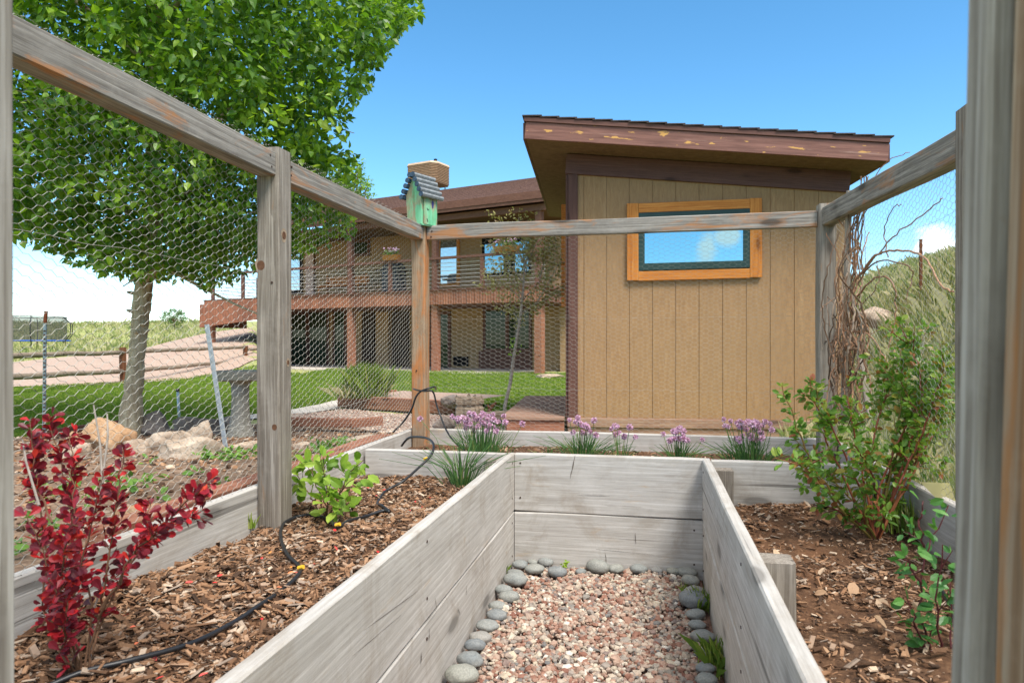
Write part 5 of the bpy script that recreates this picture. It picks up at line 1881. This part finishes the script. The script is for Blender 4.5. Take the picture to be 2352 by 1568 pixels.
# ------------------------------------------------------------------ drip hoses
def cat(P, m=8):
    P = np.array([tuple(p) for p in P])
    k = len(P)
    out = []
    for i in range(k - 1):
        p0, p1, p2, p3 = P[max(i - 1, 0)], P[i], P[i + 1], P[min(i + 2, k - 1)]
        for t in np.linspace(0, 1, m)[:-1]:
            out.append(.5 * ((2 * p1) + (-p0 + p2) * t + (2 * p0 - 5 * p1 + 4 * p2 - p3) * t * t + (-p0 + 3 * p1 - 3 * p2 + p3) * t ** 3))
    out.append(P[-1])
    return np.array(out)


def onsoil(u, v, up=.012):
    p = G(u, v, .42)
    p.z = z_left(p.x, p.y) + .008 + up
    return p


hose_pts = [onsoil(u, v) for u, v in [(60, 1600), (180, 1562), (300, 1535), (440, 1482), (540, 1420), (590, 1390)]] + [onsoil(620, 1366, .0), onsoil(655, 1335, .0)] + [onsoil(u, v) for u, v in [(690, 1302), (660, 1275), (645, 1240), (650, 1205), (680, 1186), (715, 1186), (750, 1200), (775, 1226), (800, 1208), (840, 1186), (880, 1176), (893, 1178), (875, 1165), (866, 1152)]] + \
    [W(885, 1128, 3.1), W(925, 1105, 3.15), W(960, 1075, 3.25), W(990, 1045, 3.33), W(996, 1022, 3.42), W(985, 1008, 3.6), W(962, 1003, 3.75), W(938, 1006, 3.85), W(922, 1024, 3.88)]
hose = thing('drip_hose', hose_pts[8], 'black drip irrigation hose snaking over the left mulch bed', 'hose')
MB().tube(cat(hose_pts), .0062, 8).build('tube', M['hose'], hose, True, loc=hose_pts[8])
for p in (hose_pts[8], hose_pts[15], W(977, 1056, 3.31)):
    mb = MB()
    mb.tube([Vector(p) + Vector((-.008, .002, .004)), Vector(p) + Vector((.010, 0, .010))], .0066, 8)
    mb.build('fitting', M['brass'], hose, loc=tuple(p))
cd = 4.07
yb = YB - .06
h2 = [(903, 992, 4.15), (925, 970, 4.1), (945, 940, 4.06), (955, 912, 4.04), (966, 899, 4.02), (980, 893, 4.0), (997, 888, 4.03), (1001, 893, 4.10)]
h3 = [(950, 893, 4.12), (960, 896, 4.04), (975, 898, 4.0), (990, 897, 3.99), (997, 905, 4.0), (1003, 930, 4.0), (1012, 955, 3.98), (1024, 985, 3.9), (1040, 1010, 3.8), (1066, 1034, 3.7)]
tie = thing('drip_hose', W(975, 895, 4.0), 'black drip hose looped and tied round the corner post below the birdhouse', 'hose')
mb = MB()
mb.tube(cat([W(u, v, d) for u, v, d in h2]), .0058, 8)
mb.tube(cat([W(u, v, d) for u, v, d in h3]), .0052, 8)
mb.build('tube', M['hose'], tie, True, loc=W(975, 895, 4.0))
hr = [Vector((x, y, z_right(x, y) + .014)) for x, y in ((.86, 1.1), (.84, 1.4), (.83, 1.7), (.80, 1.95), (.84, 2.2))]
o = MB().tube(cat(hr), .006, 8).build('drip_hose', M['hose'], None, True, loc=hr[2])
tag(o, 'short length of black drip hose lying in the right bed soil', 'hose')

# ------------------------------------------------------------------ things beyond the left fence


def rk(u, v, wpx, hpx, zb, mat, label, seed, depth=1.0, facets=8, rz=0.0):
    p = G(u, v, zb)
    d = w2cam(p.x, p.y)[1]
    sx, sz_ = wpx * d / F * 1.18, hpx * d / F * 1.22
    g0 = gzf(p.x, p.y)
    sz2 = sz_ * 1.5
    rock('boulder', (p.x, p.y + sx * .2, g0 + sz2 * .17), (sx * 1.12, sx * .8 * depth, sz2), M[mat], label, 'rock', 'rocks in the dirt bed', facets + 5, seed, rz + YAW)


rk(400, 1092, 142, 46, .30, 'rocktan', 'long pale sandstone block lying in front of the other rocks', 3, .6, 9)
rk(368, 1058, 118, 46, .28, 'rocktan', 'flat stacked tan rock at the foot of the poplar trunk', 5, .8, 9)
rk(306, 1074, 66, 40, .28, 'rocktan', 'pale tan rock left of the stacked flat rock', 6, .8, 9)
rk(459, 1042, 58, 52, .27, 'rocktan', 'upright pointed tan rock standing left of the leaning metal stake', 9, .8, 6)
rk(232, 1056, 92, 62, .27, 'rockorange', 'orange tan rock leaning left of the poplar trunk', 12, .8, 6)
rk(160, 1052, 56, 46, .27, 'rockorange', 'small orange rock behind the barberry tips', 14, .9, 7)
rk(345, 1012, 74, 48, .20, 'rockgrey', 'dark mottled grey rock right of the poplar trunk', 17, .9, 7)
rk(425, 1000, 125, 44, .19, 'rockgrey', 'broad grey brown slab rock at the lawn edge', 19, .7, 9)
rk(515, 985, 84, 34, .19, 'rockgrey', 'low grey rock behind the leaning metal stake', 23, .7, 8)
rk(150, 1092, 90, 40, .32, 'rocktan', 'pale rock behind the upper barberry branches', 27, .8, 8)
rk(835, 1000, 86, 22, .34, 'rocktan', 'flat pale flagstone beside the orange timber', 31, .8, 9, .2)
rk(690, 1028, 34, 18, .36, 'rocktan', 'small white stone beside the fence foot', 37, .8, 8)
rk(560, 1048, 120, 16, .30, 'rocktan', 'thin curved tan edging stone behind the wooden post', 41, .4, 8, .25)
rk(200, 1250, 150, 26, .40, 'rocktan', 'pale flat stone half hidden behind the barberry', 43, .6, 9)
rk(300, 1200, 120, 22, .40, 'rockorange', 'flat beige paver behind the barberry', 47, .6, 10)
rk(1262, 866, 80, 10, .15, 'rocktan', 'low pale sandy mound on the lawn near the house', 51, .6, 3)

# timbers
o = beam('edging_timber', (-1.60, 1.75, gzf(-1.60, 1.75) + .075), (-1.60, 4.0, gzf(-1.60, 4.0) + .095), .10, .10, M['redtimber'], None, warp=.008)
tag(o, 'reddish landscape timber lying along outside of the left fence', 'timber')
a_, b_ = G(90, 1006, .2), G(292, 977, .2)
o = beam('edging_timber', a_ + Vector((0, 0, .02)), b_ + Vector((0, 0, .02)), .04, .10, M['redtimber'], None)
tag(o, 'thin brown edging board between lawn and dirt bed left of the trunk', 'timber')
a_, b_ = G(645, 972, .24), G(812, 975, .24)
o = beam('edging_timber', a_ + Vector((0, 0, .02)), b_ + Vector((0, 0, .02)), .08, .09, M['redtimber'], None)
tag(o, 'brown timber edging the gravel patch beside the wooden post', 'timber')
a_, b_ = G(808, 976, .25), G(880, 970, .27)
o = beam('edging_timber', a_ + Vector((0, 0, .02)), b_ + Vector((0, 0, .02)), .08, .09, M['redtimber'], None)
tag(o, 'short brown timber angled beside the flat pale flagstone', 'timber')
pl = thing('timber_planter', G(880, 940, .13), 'low planter of two stacked brown timbers behind the corner post', 'planter')
a_, b_ = G(780, 934, .13), G(1040, 948, .14)
bk = Vector((b_.y - a_.y, -(b_.x - a_.x), 0)).normalized() * -1
for k in range(2):
    z = .14 + k * .09
    beam('timber', (a_.x, a_.y, z + .03), (b_.x, b_.y, z + .03), .09, .088, M['redtimber'], pl, warp=.004)
    q = a_ + bk * 1.3
    q0 = a_ + bk * .047
    beam('timber', (q0.x, q0.y, z + .03), (q.x, q.y, z + .03), .09, .088, M['redtimber'], pl, warp=.004)
Vp = [a_ + bk * .04, b_ + bk * .04, b_ + bk * 1.5, a_ + bk * 1.5]
MB().add([(p.x, p.y, .275) for p in Vp], [(0, 1, 2, 3)]).build('gravel_fill', M['patchbase'], pl, loc=tuple(G(880, 940, .13)))

# stump and driftwood
st_p = G(1076, 976, .27)
stp = thing('tree_stump', st_p, 'grey weathered tree stump with a notched crumbling top behind the chives', 'stump')
mb = MB()
prof = []
ns = 28
levels = [(0, 1.12), (.03, 1.02), (.12, 1.0), (.20, 1.0), (.215, .92), (.235, .90), (.245, 1.0), (.285, 1.02), (.305, .93)]
Vp = []
fl = np.array([1 + .09 * math.sin(5 * t + .6) + .05 * math.sin(11 * t) + .03 * RNG.normal() for t in np.linspace(0, 2 * np.pi, ns + 1)[:-1]])
for z, s in levels:
    for i in range(ns):
        t = 2 * math.pi * i / ns
        Vp.append((st_p.x + .135 * s * fl[i] * math.cos(t), st_p.y + .135 * s * fl[i] * math.sin(t), st_p.z - .03 + z + (.02 * RNG.normal() if z > .28 else 0)))
k = len(levels)
mb.add(Vp, [(i * ns + j, i * ns + (j + 1) % ns, i * ns + ns + (j + 1) % ns, i * ns + ns + j) for i in range(k - 1) for j in range(ns)], [list(range((k - 1) * ns, k * ns))])
o = mb.build('trunk', M['stump'], stp, loc=tuple(st_p))
rock('mound', G(1030, 925, .30) + Vector((0, .25, 0)), (.34, .3, .17), M['rockgrey'], 'shaggy brown dead plant mound left of the stump', 'mound', None, 3, 71, .3, 4, .25)
rock('boulder', G(1020, 972, .25), (.28, .22, .16), M['rockgrey'], 'grey stone between the corner post and the stump', 'rock', 'rocks in the dirt bed', 7, 73)
dwp = G(1150, 962, .26)
o = beam('driftwood_log', G(1108, 964, .27) + Vector((0, 0, .03)), G(1192, 966, .27) + Vector((0, .1, .03)), .10, .11, M['stump'], None, warp=.03, ch=.03)
tag(o, 'short grey driftwood log between the stump and the shed platform', 'log')
p = G(1122, 960, .27)
mb = MB()
mb.tube([p, p + Vector((.01, 0, .08)), p + Vector((.04, 0, .13)), p + Vector((.08, .02, .17))], [.03, .022, .02, .012], 7)
mb.tube([p + Vector((.015, 0, .09)), p + Vector((-.01, 0, .15))], [.018, .008], 6)
o = mb.build('root_stub', M['fencepost_brown'], None, True, loc=tuple(p))
tag(o, 'twisted dark brown root stub right of the stump', 'root')

# stakes, posts, pipe
o = beam('metal_stake', G(522, 1052, .32), W(475, 745, 4.55), .034, .012, M['galv'], None, up=(0, 1, 0))
tag(o, 'leaning galvanized steel stake just outside the left fence', 'stake')
tp_ = G(101, 1000, .22)
td = w2cam(tp_.x, tp_.y)[1]
tpst = thing('metal_post', tp_, 'upright galvanized steel T-post with rusty orange top at the left', 'post')
beam('shaft', W(101, 1002, td), W(103.4, 742, td), .036, .014, M['galv'], tpst, up=(0, 1, 0))
beam('painted_top', W(103.4, 741, td), W(106, 714, td), .038, .016, M['tposttop'], tpst, up=(0, 1, 0))
mb = MB()
for k in range(26):
    q = W(102 + k * .05, 990 - k * 9.2, td - .012)
    mb.tube([q, q + Vector((0, -.012, 0))], .007, 5)
mb.build('stud', M['fencepost_brown'], tpst, loc=tuple(tp_))
pv = G(412, 966, .18)
pd = w2cam(pv.x, pv.y)[1]
pvc = thing('sprinkler_riser', pv, 'thin white riser pipe with black cap at the lawn edge', 'pipe')
MB().tube([W(412, 968, pd), W(408.4, 899, pd)], .015, 8).build('pipe', M['pvc'], pvc, True, loc=tuple(pv))
MB().tube([W(408.4, 899, pd), W(408, 892, pd)], .020, 8).build('cap', M['black'], pvc, loc=tuple(pv))

# birdbath
bp = G(552, 1008, .20)
bath = thing('birdbath', bp, 'grey concrete birdbath with a square-edged bowl behind the leaning stake', 'birdbath')
bp.z = gzf(bp.x, bp.y) - .02
MB().lathe([(0, 0), (.13, 0), (.13, .03), (.112, .09), (.092, .16), (.082, .26), (.076, .40), (.080, .50), (.098, .55), (0, .55)], bp, 20).build('pedestal', M['concrete'], bath, loc=tuple(bp))
MB().lathe([(0, .551), (.18, .551), (.205, .565), (.212, .64), (.205, .645), (.185, .642), (.12, .60), (0, .59)], bp, 28).build('bowl', M['concrete'], bath, loc=tuple(bp))

# split rail fence
srf = thing('split_rail_fence', cam2w(-9.28, 16.3) + (.1,), 'low split-rail fence of two round rails along the gravel road', 'fence')
pts = [(-9.14, 9.6), (-9.42, 12.9 - .2), (-9.28, 16.3), (-8.99, 23.0), (-8.9, 26.0)]
base = []
for cx, d in pts:
    x, y = cam2w(cx, d)
    base.append(Vector((x, y, gzf(x, y))))
for i in (0, 2, 3, 4):
    p = base[i]
    zt = .93 if i < 4 else .95
    beam('post', (p.x, p.y, p.z - .1), (p.x + random.uniform(-.02, .02), p.y, zt + .03), .13, .12, M['fencepost_brown'], srf, up=(0, 1, 0), warp=.012, ch=.02)
for i, j in ((0, 2), (2, 3), (3, 4)):
    for z in (.84, .40):
        p, q = base[i].copy(), base[j].copy()
        p.z, q.z = z + random.uniform(-.03, .03) + (.06 if i == 0 and z < .5 else 0), z + .06 * (i == 2)
        k = 14
        Pn = [p + (q - p) * (t / (k - 1)) + Vector((0, 0, .02 * noise.noise((t * .6, i, z)))) for t in range(k)]
        mb = MB()
        mb.tube(Pn, [.052 + .010 * noise.noise((t * .9, z, i)) for t in range(k)], 8)
        o = mb.build('rail', M['splitrail'], srf, True, loc=tuple(p))

# trampoline
tx, ty = cam2w(-33.6, 48)
tz = gzf(tx, ty)
tr = thing('trampoline', (tx, ty, tz), 'round trampoline with blue pad and dark safety net on the far grass', 'trampoline')
R_ = 2.15
mb = MB().lathe([(R_, .86), (R_ + .05, .90), (R_, .95), (R_ - .35, .95), (R_ - .35, .93), (R_, .86)], (tx, ty, tz), 40)
mb.build('pad', M['padblue'], tr, loc=(tx, ty, tz))
MB().lathe([(R_ - .35, .94), (0, .92)], (tx, ty, tz), 40).build('jump_mat', M['black'], tr, loc=(tx, ty, tz))
MB().lathe([(R_ - .20, .96), (R_ - .20, 2.55)], (tx, ty, tz), 40).build('safety_net', M['tnet'], tr, loc=(tx, ty, tz))
mb = MB()
mb.tube([(tx + (R_ - .2) * math.cos(t), ty + (R_ - .2) * math.sin(t), tz + 2.57) for t in np.linspace(0, 2 * np.pi, 41)], .03, 5)
mb.build('top_ring', M['black'], tr, loc=(tx, ty, tz))
for k in range(6):
    t = k * math.pi / 3 + .2
    c, s = math.cos(t), math.sin(t)
    MB().tube([(tx + c * R_, ty + s * R_, tz + .85), (tx + c * (R_ + .42), ty + s * (R_ + .42), tz + 1.4), (tx + c * (R_ + .40), ty + s * (R_ + .40), tz + 2.1), (tx + c * (R_ - .2), ty + s * (R_ - .2), tz + 2.6)], .03, 6).build('net_pole', M['black'], tr, loc=(tx, ty, tz))
    MB().tube([(tx + c * R_ * .95, ty + s * R_ * .95, tz - .05), (tx + c * R_ * .95, ty + s * R_ * .95, tz + .87)], .03, 6).build('leg', M['black'], tr, loc=(tx, ty, tz))

# bank: old post and pale boulder
q = W(2115, 706, 7.2)
q.z = gzf(q.x, q.y)
o = beam('metal_post', q - Vector((0, 0, .1)), q + Vector((0, 0, .65)), .03, .02, M['fencepost_brown'], None, up=(0, 1, 0))
tag(o, 'thin rusty post standing on the grassy bank at right', 'post')
q = W(2025, 680, 7.6)
q.z = gzf(q.x, q.y)
rock('boulder', (q.x, q.y, q.z + .06), (.75, .5, .38), M['rocktan'], 'pale boulder on the grassy bank behind the dead vine', 'rock', 'rocks in the dirt bed', 8, 91)

# ------------------------------------------------------------------ grass
# lawn
lp = np.array(lawn_poly)
pts = rnd_in(lawn_poly, 260000)
d = w2cam(pts[:, 0], pts[:, 1])[1]
keep = RNG.uniform(0, 1, len(pts)) < np.clip(((9.5 / np.maximum(d, 4)) ** 2), .10, 1)
pts, d = pts[keep], d[keep]
P = np.column_stack([pts, gz(pts[:, 0], pts[:, 1])])
V, Fc = blades(P, RNG.uniform(.03, .07, len(P)) * (1 + (d - 8) * .03), .006 + .0006 * np.clip(d - 7, 0, 20), .7)
stuff(tag(npmesh('lawn_grass', V, [Fc], M['grass']), 'short mown green grass of the lawn', 'grass'))
# the bank on the right
n = 70000
n = 260000
X = RNG.uniform(1.12, 8.5, n)
Y = RNG.uniform(1.2, 15, n)
cl = wob(X, Y, 1.6, 1) + .8 * wob(X, Y, 5, 2)
sxx = (Vector((1, 0, 0)))
lx = (X - SH.o.x) * SH.ex.x + (Y - SH.o.y) * SH.ex.y
ly = (X - SH.o.x) * SH.ey.x + (Y - SH.o.y) * SH.ey.y
keep = (RNG.uniform(-4.0, 1.0, n) < cl) & ~((lx > -.7) & (lx < SW + .08) & (ly > -.1) & (ly < SD + .1))
X, Y = X[keep], Y[keep]
P = np.column_stack([X, Y, gz(X, Y) - .01])
V, Fc = blades(P, RNG.gamma(4, .024, len(P)), .0026 + .00026 * Y, .38)
stuff(tag(npmesh('bank_grass', V, [Fc], M['drygrass']), 'long wild grass, green and straw, on the bank', 'grass'))
# far grassy rise at the left
hp_ = cpoly([(-.80 * 31, 31), (-.64 * 33, 33), (-.54 * 35, 35), (-.42 * 44, 44), (-.40 * 75, 75), (-.80 * 75, 75)])
pts = rnd_in(hp_, 42000)
P = np.column_stack([pts, gz(pts[:, 0], pts[:, 1])])
cl = wob(pts[:, 0], pts[:, 1], .35, 2)
P = P[RNG.uniform(-1.2, 1.0, len(P)) < cl]
V, Fc = blades(P, RNG.gamma(4, .07, len(P)), .05, .5)
stuff(tag(npmesh('rise_grass', V, [Fc], M['drygrass']), 'rough grass covering the far rise behind the road', 'grass'))
# weeds along the dirt bed
C = []
for u, v, r, k in ((250, 1150, .22, 26), (560, 1060, .1, 8), (740, 1040, .12, 12), (800, 1010, .12, 12), (860, 1000, .1, 8), (430, 1000, .1, 12), (490, 1070, .05, 8), (640, 1060, .1, 8), (120, 1280, .15, 12), (1110, 905, .12, 8), (1085, 880, .15, 6)):
    p = G(u, v, .36 if v > 990 else .2)
    for _ in range(k):
        q = np.array([p.x + RNG.normal(0, r), p.y + RNG.normal(0, r), 0])
        if q[0] > -1.5 and q[1] < 4.15:
            q[0] = -1.5 - abs(RNG.normal(0, .1))
        q[2] = gzf(q[0], q[1]) + .03
        C.append(q)
P, D, Nn, S = leafcloud(np.array(C), 9, .03, .04)
V, Fc = scatter(LEAF_OVAL, P, D, Nn, S)
stuff(tag(npmesh('low_weeds', V, [Fc], M['weed']), 'low green weeds scattered over the dirt bed', 'weeds'))
# litter of small stones and bark on the dirt
pts = rnd_in(dirt_poly, 7000)
P = np.column_stack([pts, gz(pts[:, 0], pts[:, 1]) + .016])
V, Fc = pebbles(P, RNG.gamma(3, .003, len(P)) + .003, 1, .5)
stuff(tag(npmesh('dirt_litter', V, [Fc], M['mulch']), 'bark crumbs and pebbles littering the dirt bed', 'litter'))
for u, v, l in ((1292, 1305, 'small green weed by the far path plank'), (1240, 1135, 'small weed sprig in the mulch by the path plank')):
    p = G(u, v, .02 if v > 1200 else .41)
    if v < 1200:
        p = Vector((PXL - .1, 2.9, .42))
    P, D, Nn, S = leafcloud(np.array([tuple(p + Vector((0, 0, .02)))]), 14, .016, .022)
    V, Fc = scatter(LEAF_OVAL, P, D, Nn, S)
    tag(npmesh('weed_sprig', V, [Fc], M['leaf_lime'], loc=tuple(p)), l, 'weed')

# ------------------------------------------------------------------ light, sky, camera
SUN_EL, SUN_AZ = 57.0, -46.0         # azimuth measured from +X towards +Y
sd_ = Vector((math.cos(math.radians(SUN_EL)) * math.cos(math.radians(SUN_AZ)), math.cos(math.radians(SUN_EL)) * math.sin(math.radians(SUN_AZ)), math.sin(math.radians(SUN_EL))))
sun = bpy.data.lights.new('sun', 'SUN')
sun.energy = 2.9
sun.angle = math.radians(22)
sun.color = (1.0, .955, .89)
so = bpy.data.objects.new('sun', sun)
COL.objects.link(so)
so.rotation_euler = sd_.to_track_quat('Z', 'Y').to_euler()

world = bpy.data.worlds.new('World')
scene.world = world
world.use_nodes = True
nt = world.node_tree
nt.nodes.clear()
N = NT(nt)
sky = N.n('ShaderNodeTexSky', out=None)
sky.sky_type = 'NISHITA'
sky.sun_disc = False
sky.sun_elevation = math.radians(SUN_EL)
sky.sun_rotation = math.radians(90 - SUN_AZ)
sky.altitude = 1900
sky.air_density = 1.0
sky.dust_density = .25
sky.ozone_density = 1.6
skyc = N.n('ShaderNodeHueSaturation', Hue=.488, Saturation=1.24, Value=1.0, Color=sky.outputs[0])
gen = N.n('ShaderNodeTexCoord', out='Generated')
sep = N.n('ShaderNodeSeparateXYZ', out=None, Vector=gen)
cl = N.noise(N.n('ShaderNodeMapping', Vector=gen, Scale=(5.5, 5.5, 15)), 1.0, 7, .58, .35)
# fair-weather clouds lie low over the horizon
band = N.n('ShaderNodeMapRange', Value=sep.outputs[2], i1=.0, i2=.30, i3=.03, i4=-.20)
tot = N.math('ADD', cl, band)
# added white high cloud outside the view, to neutralise the blue fill light
fw = N.n('ShaderNodeVectorMath', operation='DOT_PRODUCT', out='Value', i0=gen, i1=(-SY, CY, 0))
back = N.n('ShaderNodeMapRange', Value=fw, i1=.62, i2=.30, i3=0.0, i4=.24)
high = N.n('ShaderNodeMapRange', Value=sep.outputs[2], i1=.26, i2=.45, i3=0.0, i4=1.0)
tot = N.math('ADD', tot, N.math('MULTIPLY', N.math('MULTIPLY', back, high), 1.9))


def blob(dirv, rad, amt, tot):
    dv = Vector(dirv).normalized()
    dist = N.n('ShaderNodeVectorMath', operation='DISTANCE', out='Value', i0=gen, i1=tuple(dv))
    f = N.n('ShaderNodeMapRange', Value=dist, i1=0.0, i2=rad, i3=amt, i4=0.0)
    return N.math('ADD', tot, f)


tot = blob(W(2175, 560, 1) - Vector((0, 0, EYE)), .06, .26, tot)
tot = blob(W(60, 300, 1) - Vector((0, 0, EYE)), .16, .12, tot)
# clouds behind the viewer, seen mirrored in the shed window
for (u, v, r, am) in ((1625, 562, .05, .20), (1530, 575, .028, .17), (1480, 570, .025, .17), (1690, 535, .03, .15)):
    rdir = W(u, v, 1) - Vector((0, 0, EYE))
    nn = -SH.ey
    rf = rdir - 2 * rdir.dot(nn) * nn
    tot = blob(rf, r * 2.2, -.16, tot)
    tot = blob(rf, r, am + .30, tot)
cm = N.ramp(tot, [(.63, 0.0), (.74, .92)])
colr = N.mix(cm, skyc, (6.3, 6.2, 6.1, 1))
bg = N.n('ShaderNodeBackground', Color=colr, Strength=.15)
N.n('ShaderNodeOutputWorld', out=None, Surface=bg)

cam = bpy.data.cameras.new('camera')
cam.lens = 24.0
cam.sensor_width = 36.0
cam.clip_start = .02
cam.clip_end = 5000
cam.dof.use_dof = True
cam.dof.focus_distance = 4.3
cam.dof.aperture_fstop = 8.0
co = bpy.data.objects.new('camera', cam)
COL.objects.link(co)
co.location = (0, 0, EYE)
co.rotation_euler = (math.radians(90), 0, YAW)
scene.camera = co
scene.view_settings.view_transform = 'Standard'
scene.view_settings.look = 'None'
scene.view_settings.exposure = .9
scene.view_settings.gamma = 1.0
scene.render.engine = 'CYCLES'
scene.cycles.max_bounces = 8
scene.cycles.transparent_max_bounces = 12
